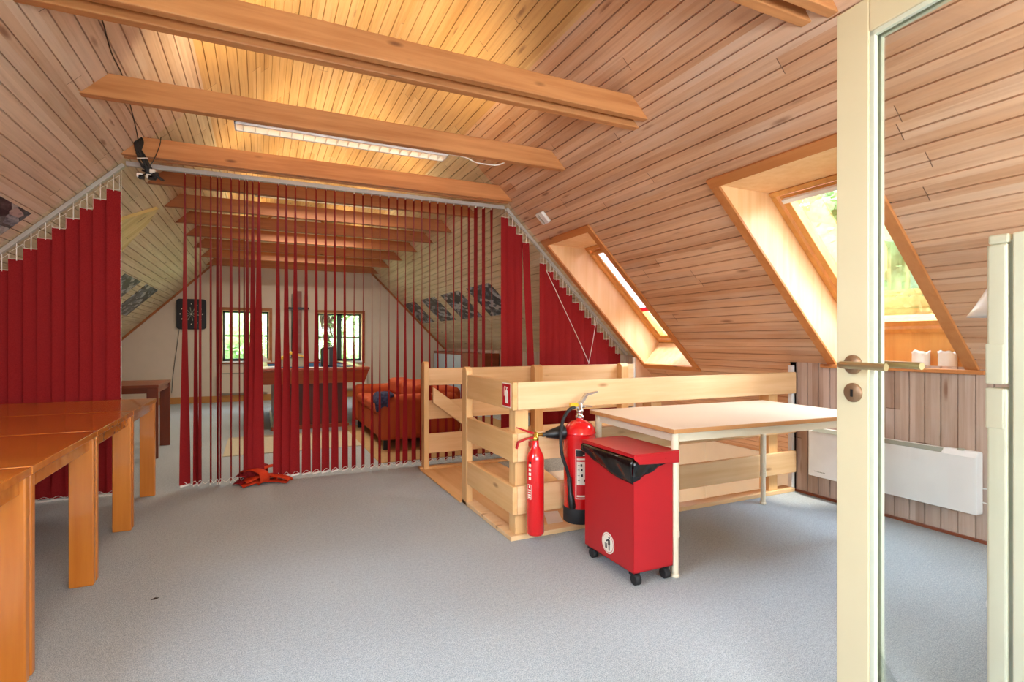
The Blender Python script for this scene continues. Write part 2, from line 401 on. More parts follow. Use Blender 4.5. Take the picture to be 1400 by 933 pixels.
# outer roof shell (keeps daylight out between boards)
def shell():
    mb = MB(); t = 0.06; 
    def slab(x0, z0, x1, z1, y0, y1):
        n = Vector((-(z1 - z0), 0, x1 - x0)).normalized() * 0.05
        if n.z < 0: n = -n
        o = Vector((n.x, 0, n.z)) * 0.3
        a, b = Vector((x0, 0, z0)) + o, Vector((x1, 0, z1)) + o
        vs = [a, b, b + n, a + n]; mb.prism([(v.x, v.z) for v in vs], lambda p, y: (p[0], y, p[1]), y0, y1)
    # right side, around skylight holes
    def R(y0, y1, xa, xb): slab(xa, SR - xa, xb, SR - xb, y0, y1)
    R(YB, SK2['y0'] - .02, 1.0, 4.8); R(SK2['y0'], SK2['y1'], 1.0, SK2['xt'] - .0); R(SK2['y0'], SK2['y1'], SK2['xb']+.02, 4.8)
    R(SK2['y1'] + .02, SK1['y0'] - .02, 1.0, 4.8); R(SK1['y0'], SK1['y1'], 1.0, SK1['xt']); R(SK1['y0'], SK1['y1'], SK1['xb']+.02, 4.8)
    R(SK1['y1'] + .02, YF + .1, 1.0, 4.8)
    slab(-3.4, -.02, LW[2], LW[2] + SL, YB, YF + .1); slab(LW[3], LW[3] + SL, .3, SL + .3, YB, YF + .1); slab(LW[2], LW[2] + SL, LW[3], LW[3] + SL, YB, LW[0]); slab(LW[2], LW[2] + SL, LW[3], LW[3] + SL, LW[1], YF + .1); slab(XTL - .05, ZT + .02, XTR + .05, ZT + .02, YB, YF + .1)
    return obj('ceiling_shell', mb, 'beam')
st(shell())

# ------------------------------------------------------------------ floor, walls
mb = MB(); FT = -0.16
for (x0, x1, y0, y1) in ((XL, 1.30, YB, YF), (1.30, XK, YB, 2.79), (1.30, XK, 4.64, YF)): mb.box(x0, y0, FT, x1, y1, 0)
st(obj('floor', mb, 'carpet'))
def knee(name, x, face, y0, y1, z1):
    mb = MB(); clad(mb, (x, y0, 0), (0, 1, 0), (face, 0, 0), y1 - y0, 0.0, z1, (0, 0, 1)); return st(obj(name, mb, 'knee'))
knee('wall_right', XK, -1, YB, 2.80, ZKR + .01)
knee('wall_right', XK, -1, 4.70, YF, ZKR + .01)
knee('wall_left', XL, 1, YB, YF, ZKL + .01)
mb = MB(); mb.box(XK + .012, YB, 0, XK + .05, 2.80, ZKR - .03); mb.box(XK + .012, 4.70, 0, XK + .05, YF, ZKR - .03); mb.box(XL - .05, YB, 0, XL - .012, YF, ZKL)
st(obj('wall_backing', mb, 'shaft'))
# far gable with two windows
W1 = (-0.66, 0.15, 0.76, 1.72); W2 = (1.02, 1.90, 0.73, 1.71)
def gable():
    mb = MB(); y0, y1 = YF, YF + 0.22
    xs = [XL - .3, W1[0], W1[1], W2[0], W2[1], XK + .3]
    def bx(x0, x1, z0, z1): mb.box(x0, y0, z0, x1, y1, z1)
    bx(xs[0], xs[1], 0, 4); bx(xs[2], xs[3], 0, 4); bx(xs[4], xs[5], 0, 4)
    bx(W1[0], W1[1], 0, W1[2]); bx(W1[0], W1[1], W1[3], 4); bx(W2[0], W2[1], 0, W2[2]); bx(W2[0], W2[1], W2[3], 4)
    return st(obj('wall_back', mb, 'wall'), 'beige painted far gable wall')
gable()
# near gable behind the camera, with a big window added for fill light; its right part carries the glazed door
GW = (-0.3, 2.9, 0.75, 1.75)
mb = MB()
mb.box(-2.8, YB - .2, 0, GW[0], YB, 4); mb.box(GW[1], YB - .2, 0, 4.0, YB, 4); mb.box(GW[0], YB - .2, 0, GW[1], YB, GW[2]); mb.box(GW[0], YB - .2, GW[3], GW[1], YB, 4)
st(obj('wall_front', mb, 'wall'))
mb = MB(); mb.prism([(1.40, 0), (1.52, 0), (1.52, SR - 1.52), (1.40, SR - 1.52)], lambda p, y: (p[0], y, p[1]), 0.02, 0.14)
st(obj('wall_jamb', mb, 'cream'))
wn = struct('window_5', (0, YB - .1, 0)); mb = MB()
for x in (GW[0], .75, 1.80, GW[1] - .05): mb.box(x, YB - .14, GW[2], x + .05, YB - .08, GW[3])
for z in (GW[2], GW[3] - .05): mb.box(GW[0], YB - .14, z, GW[1], YB - .08, z + .05)
obj('window_frame', mb, 'white', wn)
portal(((GW[0] + GW[1]) / 2, YB - .22, (GW[2] + GW[3]) / 2), (0, 1, 0), GW[1] - GW[0], GW[3] - GW[2])
# baseboards
mb = MB(); mb.box(XL, YF - .018, 0, XK, YF, .12); st(obj('baseboard_back', mb, 'board', bevel=.004))
mb = MB(); mb.box(XK - .012, 2.9 - 4.2, 0, XK - .0, 2.80, .018); st(obj('baseboard_right', mb, 'table_dk'))
# trim along the far gable/slope junction
mb = MB()
for a, b in (((XL, ZKL), (XTL, ZT)), ((XK, ZKR), (XTR, ZT))):
    d = Vector((b[0] - a[0], 0, b[1] - a[1])); L_ = d.length; d.normalize(); sgn = 1 if a[0] < 0 else -1
    n = Vector((q * sgn, 0, -q)); A = Vector((a[0], 0, a[1]))
    vs = [A, A + d * L_, A + d * L_ + n * .035, A + n * .035]
    mb.prism([(v.x, v.z) for v in vs], lambda p, y: (p[0], y, p[1]), YF - .03, YF)
st(obj('trim_1', mb, 'beam_dark'))

# ------------------------------------------------------------------ stairwell
SX0, SX1, SY0, SY1 = 1.30, 4.66, 2.79, 4.64
ZB = -2.4
mb = MB()
mb.box(SX0 - .1, SY0 - .1, ZB, SX0, SY1 + .1, FT); mb.box(SX1, SY0 - .1, ZB, SX1 + .1, SY1 + .1, 0.0)
mb.box(SX0, SY0 - .1, ZB, SX1, SY0 - .0, FT); mb.box(SX0, SY1, ZB, SX1, SY1 + .1, FT); mb.box(XK, SY0-.1, FT, SX1, SY0, 0); mb.box(XK, SY1, FT, SX1, SY1+.1, 0)
st(obj('wall_stairwell', mb, 'shaft'))
mb = MB(); mb.box(SX0, SY0, ZB - .05, SX1, SY1, ZB); st(obj('floor_below', mb, 'rail_x'))
# triangular eave ends
mb = MB()
for y0, y1 in ((SY0 - .04, SY0 + .01), (SY1 + .02, SY1 + .08)):
    mb.prism([(XK, -.02), (SR + .02, -.02), (XK, ZKR)], lambda p, y: (p[0], y, p[1]), y0, y1)
st(obj('wall_eave', mb, 'slope_r'))
# sloping lower partition seen down the stairwell
mb = MB(); mb.prism([(4.30, -.10), (4.62, -.10), (4.62, -1.6), (3.6, -1.6)], lambda p, y: (p[0], y, p[1]), 3.2, 3.9)
# landing and stairs
st_t = thing('staircase', 'light pine stairs and landing going down inside the railed opening', 'stairs', (SX0, 3.7, 0))
mb = MB(); mb.box(SX0, SY0 + .05, -.04, 2.02, SY1 - .02, 0.0); obj('landing', mb, 'rail_y', st_t, .004)
for k in range(11):
    mb = MB(); x = 2.02 + k * .225; z = -.2 * (k + 1); mb.box(x - .02, 3.62, z - .035, x + .25, SY1 - .03, z); obj('tread', mb, 'rail_y', st_t, .006)
mb = MB(); mb.prism([(2.0, -.03), (2.0, -.30), (4.48, -2.40), (4.62, -2.40), (4.62, -2.24)], lambda p, y: (p[0], y, p[1]), 3.58, 3.62); obj('stringer', mb, 'rail_x', st_t)
mb = MB(); mb.prism([(1.36, .60), (1.36, .74), (3.6, -.95), (3.6, -1.09)], lambda p, y: (p[0], y, p[1]), 4.50, 4.53); obj('handrail', mb, 'rail_x', st_t, .006)
wl = thing('stairwell_fill_lamp', 'added unseen globe lamp on the stairwell wall below the landing', 'lamp', (3.0, SY0, -1.1))  # added fill lamp, out of view, brightens the stairwell
mb = MB(); mb.tube([(3.0, SY0 + .002, -1.1), (3.0, SY0 + .03, -1.1)], .05, 20); obj('wall_plate', mb, 'white', wl, .003)
mb = MB(); mb.lathe([(.07 * math.cos(a), .07 * math.sin(a)) for a in [-1.55 + 3.1 * i / 14 for i in range(15)]], (3.0, SY0 + .10, -1.1), 24); obj('globe', mb, emit('fill lamp glow', '#fff0d8', 6), wl)
l = bpy.data.lights.new('stairwell_fill_light', 'POINT'); l.energy = 13; l.shadow_soft_size = .08; l.color = (1, .92, .80)
o = bpy.data.objects.new('stairwell_fill_light', l); C.objects.link(o); o.location = (3.0, SY0 + .20, -1.1); o.parent = wl; o.matrix_parent_inverse = wl.matrix_basis.inverted()
# floor-opening curb
mb = MB(); mb.box(1.285, 2.745, 0.0, XK - .02, 2.84, .028); mb.box(1.285, 2.8405, 0.0, 1.36, 3.56, .028)
st(obj('trim_2', mb, 'rail_x', bevel=.003))
mb = MB(); mb.box(1.27, 3.56, 0.0, 1.36, 4.64, .010); mb.box(1.27, 4.60, 0, XK, 4.66, .022)
st(obj('trim_3', mb, 'rail_y', bevel=.003))
# white corner posts at the knee wall ends
mb = MB(); mb.box(XK - .03, 2.765, 0, XK + .02, 2.80, .955); mb.box(XK - .025, 4.675, 0, XK + .02, 4.70, .96)
st(obj('trim_4', mb, 'white', bevel=.003))

# ------------------------------------------------------------------ ceiling beams
def beam(y0, y1, zb, h, mat='beam', over=0.0, name='ceiling_beam', xr=None):
    x0, x1 = zb - SL - .02, SR - zb + .02
    X0, X1 = zb + h - SL - .02, SR - zb - h + .02
    mb = MB(); mb.prism([(x0, zb), (x1, zb), (X1, zb + h), (X0, zb + h)], lambda p, y: (p[0], y, p[1]), y0, y1)
    return st(obj(name, mb, mat, bevel=.005))
beam(1.42, 1.47, 2.50, .13); beam(1.53, 1.58, 2.515, .13)
beam(2.615, 2.665, 2.505, .125); beam(2.72, 2.775, 2.492, .12)
beam(3.62, 3.68, 2.488, .135); beam(4.63, 4.68, 2.478, .14); beam(4.71, 4.75, 2.478, .06)
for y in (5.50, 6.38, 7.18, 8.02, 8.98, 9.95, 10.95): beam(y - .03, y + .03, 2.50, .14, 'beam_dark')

# ------------------------------------------------------------------ skylights
def skylight(idx, k, sill, blind, label):
    y0, y1, xt, xb = k['y0'], k['y1'], k['xt'], k['xb']
    r = struct('window_%d' % idx, ((xt + xb) / 2, (y0 + y1) / 2, SR - (xt + xb) / 2), label)
    OFF = .43                                   # frame plane: x+z = SR+OFF
    zt = SR - xt; zb = SR - xb
    # casing boards on the slope
    cw = .065 * q; n = Vector((-q, 0, -q)) * .016
    def strip(pa, pb, ya, yb, mat):             # pa,pb = x along slope
        mb = MB(); A = Vector((pa, 0, SR - pa)); B = Vector((pb, 0, SR - pb))
        vs = [A - n*.2, B - n*.2, B + n, A + n]
        mb.prism([(v.x, v.z) for v in vs], lambda p, y: (p[0], y, p[1]), ya, yb); return obj('casing', mb, mat, r, .003)
    strip(xt - cw, xt, y0 - .065, y1 + .065, 'casing_y')
    if not sill: strip(xb, xb + cw, y0 - .065, y1 + .065, 'casing_y')
    strip(xt, xb, y0 - .065, y0, 'casing_z'); strip(xt, xb, y1, y1 + .065, 'casing_z')
    # linings
    xf_t, zf_t = SR + OFF - zt + .0, zt         # top lining horizontal
    if sill: zf_b = 1.20; xf_b = SR + OFF - zf_b
    else: zf_b = 1.13; xf_b = SR + OFF - zf_b
    zs = ZKR - .005 if sill else zb
    side = [(xt, zt), (xf_t, zf_t), (xf_b, zf_b), (xf_b, zs) if sill else (xf_b - .02, zf_b - .05), (xb, zb)]
    for (ya, yb) in ((y0 - .02, y0), (y1, y1 + .02)):
        mb = MB(); mb.prism(side, lambda p, y: (p[0], y, p[1]), ya, yb); obj('side_lining', mb, 'lining', r)
    mb = MB(); mb.prism([(xt, zt), (xf_t + .05, zt), (xf_t + .05, zt + .02), (xt, zt + .02)], lambda p, y: (p[0], y, p[1]), y0 - .02, y1 + .02); obj('head_lining', mb, 'lining', r)
    if sill:
        mb = MB(); mb.prism([(xf_b, ZKR - .02), (xf_b + .03, ZKR - .02), (xf_b + .03, zf_b), (xf_b, zf_b)], lambda p, y: (p[0], y, p[1]), y0 - .02, y1 + .02); obj('apron_lining', mb, 'lining_o', r)
        mb = MB(); mb.box(XK - .045, y0 - .10, ZKR - .03, xf_b + .02, y1 + .10, ZKR - .005); obj('sill', mb, 'casing_y', r, .004)
    else:
        mb = MB(); mb.prism([(xb, zb), (xf_b, zf_b - .01), (xf_b + .02, zf_b - .02), (xb + .02, zb - .02)], lambda p, y: (p[0], y, p[1]), y0 - .02, y1 + .02); obj('apron_lining', mb, 'lining', r)
    # frame in its own plane: local axes a (down slope), y
    A = Vector((xf_t, 0, zf_t)); B = Vector((xf_b, 0, zf_b)); d = (B - A); L_ = d.length; d.normalize(); nn = Vector((q, 0, q))
    def bar(s0, s1, ya, yb, h0, h1, name, mat, par=r, bv=.003):
        mb = MB(); vs = [A + d*s0 + nn*h0, A + d*s1 + nn*h0, A + d*s1 + nn*h1, A + d*s0 + nn*h1]
        mb.prism([(v.x, v.z) for v in vs], lambda p, y: (p[0], y, p[1]), ya, yb); return obj(name, mb, mat, par, bv)
    f = .035
    mb = MB()
    fr = bar(0, f, y0, y1, -.01, .06, 'frame', 'lining_o'); bar(L_ - f, L_, y0, y1, -.01, .06, 'frame', 'lining_o')
    bar(f, L_ - f, y0, y0 + f, -.01, .06, 'frame', 'lining_o'); bar(f, L_ - f, y1 - f, y1, -.01, .06, 'frame', 'lining_o')
    g = f + .012; sw = .045
    bar(g, g + sw, y0 + g, y1 - g, .005, .07, 'sash', 'lining_o'); bar(L_ - g - sw, L_ - g, y0 + g, y1 - g, .005, .07, 'sash', 'lining_o')
    bar(g + sw, L_ - g - sw, y0 + g, y0 + g + sw, .005, .07, 'sash', 'lining_o'); bar(g + sw, L_ - g - sw, y1 - g - sw, y1 - g, .005, .07, 'sash', 'lining_o')
    i = g + sw
    bar(i - .006, L_ - i + .006, y0 + i - .006, y1 - i + .006, .04, .045, 'pane', 'glass', r, 0)
    bar(g + .01, g + .04, y0 + g + .03, y1 - g - .03, -.035, -.008, 'ventilation_bar', 'white' if idx == 4 else 'lining_o', r, .004)
    # outer flashing that closes the gap to the roof
    for (ya, yb) in ((y0 - .07, y0 - .021), (y1 + .021, y1 + .07)):
        bar(-.05, L_ + .05, ya, yb, -.30, .10, 'flashing', 'rubber', r, 0)
    bar(-.10, 0.0, y0 - .06, y1 + .06, .03, .10, 'flashing', 'rubber', r, 0); bar(L_, L_ + .10, y0 - .06, y1 + .06, .03, .10, 'flashing', 'rubber', r, 0)
    if blind:
        bl = bar(i, i + (L_ - 2*i) * .66, y0 + i, y1 - i, .018, .022, 'blind', M['blindfab'], r, 0)
        e = i + (L_ - 2*i) * .66
        bar(e, e + .05, y0 + i, y1 - i, .015, .025, 'blind_hem', M['blindred'], r, 0)
    c = A + d * L_ / 2 + nn * .12
    portal((c.x, (y0 + y1) / 2, c.z), (-1, 0, -1), y1 - y0, L_)
    return r
t = NT('printed blind'); tcn = t.n('TexCoord'); vv = t.n('TexVoronoi'); vv.inputs['Scale'].default_value = 22; t.l(tcn.outputs['Object'], vv.inputs[0])
colr = t.ramp(vv.outputs['Distance'], [(0.2, lin('#d68a90')), (0.35, lin('#f2e6e2')), (0.8, lin('#c9c4cc'))]); t.fin(colr, .8)
tl = t.n('BsdfTranslucent'); t.l(colr, tl.inputs[0]); mx = t.n('MixShader'); mx.inputs[0].default_value = .6
t.l(t.b.outputs[0], mx.inputs[1]); t.l(tl.outputs[0], mx.inputs[2]); t.l(mx.outputs[0], t.t.nodes['Material Output'].inputs[0]); M['blindfab'] = t.m
M['blindred'] = fabric('blind hem red', '#c83848', '#d04858', .5)
skylight(3, SK1, False, True, 'narrow looking skylight beside the red blinds')
skylight(4, SK2, True, False, 'roof window behind the glazed door')

r6 = struct('window_6', ((LW[2] + LW[3]) / 2, (LW[0] + LW[1]) / 2, (LW[2] + LW[3]) / 2 + SL))
def lbar(xa, xb, ya, yb, h0, h1, name, mat):
    mb = MB(); A = Vector((xa, 0, xa + SL)); B = Vector((xb, 0, xb + SL)); n = Vector((-q, 0, q)); vs = [A + n*h0, B + n*h0, B + n*h1, A + n*h1]
    mb.prism([(v.x, v.z) for v in vs], lambda p, y: (p[0], y, p[1]), ya, yb); obj(name, mb, mat, r6, .003)
for a in ((LW[2] - .03, LW[3] + .03, LW[0] - .04, LW[0] + .04), (LW[2] - .03, LW[3] + .03, LW[1] - .04, LW[1] + .04), (LW[2] - .03, LW[2] + .03, LW[0], LW[1]), (LW[3] - .03, LW[3] + .03, LW[0], LW[1])): lbar(*a, -.015, .12, 'frame', 'lining_o')
lbar(LW[2], LW[3], LW[0], LW[1], .06, .065, 'pane', 'glass')
portal(((LW[2] + LW[3]) / 2 - .12, (LW[0] + LW[1]) / 2, (LW[2] + LW[3]) / 2 + SL + .12), (1, 0, -1), LW[1] - LW[0], 1.3)

# ------------------------------------------------------------------ far gable windows
def casement(idx, wdw):
    x0, x1, z0, z1 = wdw; r = struct('window_%d' % idx, ((x0 + x1) / 2, YF, z0))
    mb = MB(); c = .05
    mb.box(x0 - c, YF - .02, z0 - c, x0, YF, z1 + c); mb.box(x1, YF - .02, z0 - c, x1 + c, YF, z1 + c)
    mb.box(x0, YF - .02, z1, x1, YF, z1 + c); mb.box(x0, YF - .02, z0 - c, x1, YF, z0)
    obj('casing', mb, 'beam_dark', r, .003)
    mb = MB(); mb.box(x0 - .02, YF - .05, z0 - .03, x1 + .02, YF + .14, z0); obj('sill', mb, 'white', r, .003)
    mb = MB(); mb.box(x0, YF, z1 - .012, x1, YF + .14, z1); mb.box(x0, YF, z0, x0 + .012, YF + .14, z1); mb.box(x1 - .012, YF, z0, x1, YF + .14, z1)
    obj('reveal_lining', mb, 'lining', r)
    ym = YF + .14; xm = (x0 + x1) / 2
    mb = MB(); t = .045
    for a, b in ((x0, xm), (xm, x1)):
        mb.box(a, ym, z0, a + t, ym + .05, z1); mb.box(b - t, ym, z0, b, ym + .05, z1)
        mb.box(a, ym, z0, b, ym + .05, z0 + t); mb.box(a, ym, z1 - t, b, ym + .05, z1)
        mb.box(a, ym + .01, (z0 + z1) / 2 - .014, b, ym + .04, (z0 + z1) / 2 + .014)
    obj('sash', mb, 'dwin', r, .003)
    mb = MB(); mb.box(x0, ym + .022, z0, x1, ym + .027, z1); obj('pane', mb, 'glass', r)
    portal((xm, YF + .23, (z0 + z1) / 2), (0, -1, 0), x1 - x0, z1 - z0)
casement(1, W1); casement(2, W2)

# ------------------------------------------------------------------ glazed door (open into the room)
def door():
    Ax, Ay = 1.443, .957; ang = math.atan2(.957 - .161, 1.443 - 1.355)   # leaf direction hinge -> lock
    r = struct('door_1', (1.395, .157, 0), 'white glazed door standing open, warm lamplight in its colour')
    r.rotation_euler = (0, 0, ang)
    # local: x from hinge (0) to lock (.80), y thickness, z up.  +y faces away (left side, towards the room)
    def ob(name, mb, mat, par=None, bv=0):
        o = obj(name, mb, mat, None, bv); o.parent = par or r; return o
    W, Hh, T = .80, 2.04, .04; s = .095
    mb = MB()
    mb.box(W - s, 0, .01, W, T, Hh); mb.box(0, 0, .01, s, T, Hh); mb.box(s, 0, Hh - s, W - s, T, Hh); mb.box(s, 0, .01, W - s, T, .24)
    ob('door_frame', mb, 'cream', None, .004)
    mb = MB(); b = .014
    for ya, yb in ((.002, .014), (.026, .038)):
        mb.box(W - s - b, ya, .24, W - s, yb, Hh - s); mb.box(s, ya, .24, s + b, yb, Hh - s); mb.box(s, ya, Hh - s - b, W - s, yb, Hh - s); mb.box(s, ya, .24, W - s, yb, .24 + b)
    ob('glazing_bead', mb, 'creamgrey', None, .002)
    mb = MB(); mb.box(s, .018, .24, W - s, .022, Hh - s); ob('pane', mb, 'doorglass')
    hx = W - .052; hz = 1.077
    for sg, y in ((1, T), (-1, 0)):
        mb = MB(); R90 = Matrix.Translation((hx, y, hz)) @ Matrix.Rotation(math.radians(-90 * sg), 4, 'X')
        mb.lathe([(.0255, 0), (.0255, .006), (.022, .009), (.010, .0095), (.009, .012)], (0, 0, 0), 28, R90); ro = ob('rosette', mb, 'bronze')
        mb = MB(); p = smooth_path([(hx, y + sg*.008, hz), (hx, y + sg*.040, hz), (hx - .008, y + sg*.052, hz), (hx - .03, y + sg*.056, hz), (hx - .07, y + sg*.056, hz), (hx - .128 if sg > 0 else hx - .112, y + sg*.054, hz - .001)], 5)
        mb.tube(p, .0095, 14); ob('handle', mb, 'steel')
        mb = MB(); R90 = Matrix.Translation((hx, y, hz - .075)) @ Matrix.Rotation(math.radians(-90 * sg), 4, 'X')
        mb.lathe([(.0255, 0), (.0255, .005), (.023, .007), (.0, .0075)], (0, 0, 0), 28, R90); ke = ob('keyhole_plate', mb, 'bronze')
        mb = MB(); mb.box(hx - .0035, y + sg*.0075 - .001, hz - .086, hx + .0035, y + sg*.0075 + .001, hz - .066); o = ob('keyhole', mb, 'black'); o.parent = ke
    mb = MB(); mb.box(W - .001, .012, .95, W + .0015, .03, 1.15); ob('lock_plate', mb, 'steel')
    return r
door()

# ------------------------------------------------------------------ luminaires
def luminaire(x0, x1, y0, y1, z, label, seen=True, up=60, down=22, bright=1.0):
    t = thing('ceiling_lamp', label, 'lamp', ((x0 + x1) / 2, (y0 + y1) / 2, z), None)
    mb = MB(); h = .065
    mb.box(x0, y0, z, x1, y0 + .008, z + h); mb.box(x0, y1 - .008, z, x1, y1, z + h); mb.box(x0, y0, z, x0 + .012, y1, z + h); mb.box(x1 - .012, y0, z, x1, y1, z + h)
    obj('housing', mb, 'white', t, .002)
    mb = MB(); n = 18; m = .05
    for i in range(n + 1):
        x = x0 + m + (x1 - x0 - 2*m) * i / n; mb.box(x - .0015, y0 + .01, z + .002, x + .0015, y1 - .01, z + .028)
    mb.prism([(y0 + .008, z + .0), (y0 + .02, z), (y0 + .014, z + .03), (y0 + .008, z + .03)], lambda p, x: (x, p[0], p[1]), x0, x1)
    mb.prism([(y1 - .008, z + .0), (y1 - .02, z), (y1 - .014, z + .03), (y1 - .008, z + .03)], lambda p, x: (x, p[0], p[1]), x0, x1)
    obj('louver', mb, 'louver', t)
    mb = MB(); mb.tube([(x0 + .03, (y0 + y1) / 2, z + .045), (x1 - .03, (y0 + y1) / 2, z + .045)], .012, 12); obj('tube', mb, 'tube', t)
    for nm, e, dz, rot, colr in [q_ for q_ in (('lamp_uplight', up, z + h + .005, math.pi, (1, .76, .44)), ('lamp_downlight', down, z - .004, 0, (1, .93, .82))) if q_[1] > 0]:
        l = bpy.data.lights.new(nm, 'AREA'); l.shape = 'RECTANGLE'; l.size = x1 - x0 - .1; l.size_y = .07; l.energy = e * LAMP; l.color = colr
        o = bpy.data.objects.new(nm, l); C.objects.link(o); o.location = ((x0 + x1) / 2, (y0 + y1) / 2, dz); o.rotation_euler = (rot, 0, 0)
        o.parent = t; o.matrix_parent_inverse = t.matrix_basis.inverted()
    for x in (x0 + .15, x1 - .15): mb = MB(); mb.box(x - .01, y0 - .03, z + h - .004, x + .01, y1, z + h); obj('bracket', mb, 'white', t)
    return t
luminaire(-.15, 1.235, 3.70, 3.84, 2.483, 'long white louvred fluorescent lamp hanging behind the second wide beam', up=7, down=0)
luminaire(-.15, 1.235, -.70, -.56, 2.50, 'added unseen louvred fill lamp behind the camera towards the near gable', up=9, down=14)  # added out of view as fill light for the near room
for yy, lb in ((5.85, 'first'), (7.55, 'second'), (9.40, 'third')):  # hidden lamps added to brighten the far room
    luminaire(-.05, 1.335, yy, yy + .14, 2.60, 'added louvred fill lamp hidden above the far room beams, %s beyond the blinds' % lb, up=6, down=9)

# ------------------------------------------------------------------ railing
def railing():
    rl = thing('railing', 'light pine railing of three wide boards around the near corner of the stair opening', 'railing', (1.30, 2.79, 0))
    for z0, z1 in ((.745, .905), (.45, .612), (.15, .312)):
        mb = MB(); mb.box(1.29, 2.73, z0, 1.32, 3.47, z1); obj('side_board', mb, 'rail_y', rl, .005)
        mb = MB(); mb.box(1.3205, 2.73, z0, 3.655, 2.76, z1); obj('front_board', mb, 'rail_x', rl, .005)
    def post(x0, y0, x1, y1, h=.90):
        mb = MB(); mb.box(x0, y0, .028, x1, y1, h); obj('post', mb, 'rail_z', rl, .005)
    post(1.321, 2.762, 1.405, 2.85, .90)
    post(3.40, 2.762, 3.49, 2.85, .88); post(2.30, 2.762, 2.39, 2.85, .74)
    # rounded end post
    mb = MB(); arc = [(3.47 + .047 - .047 * math.cos(a), .915 + .045 * math.sin(a)) for a in [math.pi * i / 10 for i in range(11)]]
    mb.prism([(3.47, .0)] + arc + [(3.564, .0)], lambda p, x: (x, p[0], p[1]), 1.285, 1.33); obj('post', mb, 'rail_z', rl, .004)
    r2 = thing('railing', 'light pine railing along the far side of the stair opening before the red blinds', 'railing', (1.33, 4.66, 0))
    for z0, z1 in ((.742, .895), (.44, .607), (.134, .309)):
        mb = MB(); mb.box(1.345, 4.635, z0, 3.63, 4.662, z1); obj('board', mb, 'rail_x', r2, .005)
    mb = MB(); arc = [(4.575 + .045 - .045 * math.cos(a), .915 + .045 * math.sin(a)) for a in [math.pi * i / 10 for i in range(11)]]
    mb.prism([(4.575, .0)] + arc + [(4.665, .0)], lambda p, x: (x, p[0], p[1]), 1.30, 1.345); obj('post', mb, 'rail_z', r2, .004)
    for x in (2.38, 3.40):
        mb = MB(); arc = [(4.545 + .045 - .045 * math.cos(a), .865 + .045 * math.sin(a)) for a in [math.pi * i / 10 for i in range(11)]]
        mb.prism([(4.545, -.12)] + arc + [(4.635, -.12)], lambda p, xx: (xx, p[0], p[1]), x, x + .09); obj('post', mb, 'rail_z', r2, .004)
railing()
# fire extinguisher sign
sg = thing('fire_extinguisher_sign', 'small red and white extinguisher pictogram sign on the top board of the railing corner', 'sign', (1.29, 2.81, .76))
mb = MB(); mb.box(1.2875, 2.752, .757, 1.2895, 2.872, .897); obj('border', mb, 'offwhite', sg)
mb = MB(); mb.box(1.2865, 2.758, .763, 1.2885, 2.866, .891); obj('panel', mb, 'signred', sg)
mb = MB(); X0, X1 = 1.2855, 1.2875
mb.prism([(2.790, .78), (2.826, .78), (2.826, .845), (2.820, .853), (2.813, .857), (2.803, .857), (2.796, .853), (2.790, .845)], lambda p, x: (x, p[0], p[1]), X0, X1)
mb.prism([(2.804, .857), (2.812, .857), (2.812, .866), (2.804, .866)], lambda p, x: (x, p[0], p[1]), X0, X1)
mb.prism([(2.795, .866), (2.838, .872), (2.838, .878), (2.795, .872)], lambda p, x: (x, p[0], p[1]), X0, X1)
mb.prism([(2.838, .872), (2.843, .872), (2.843, .82), (2.838, .82)], lambda p, x: (x, p[0], p[1]), X0, X1)
obj('pictogram', mb, 'offwhite', sg)

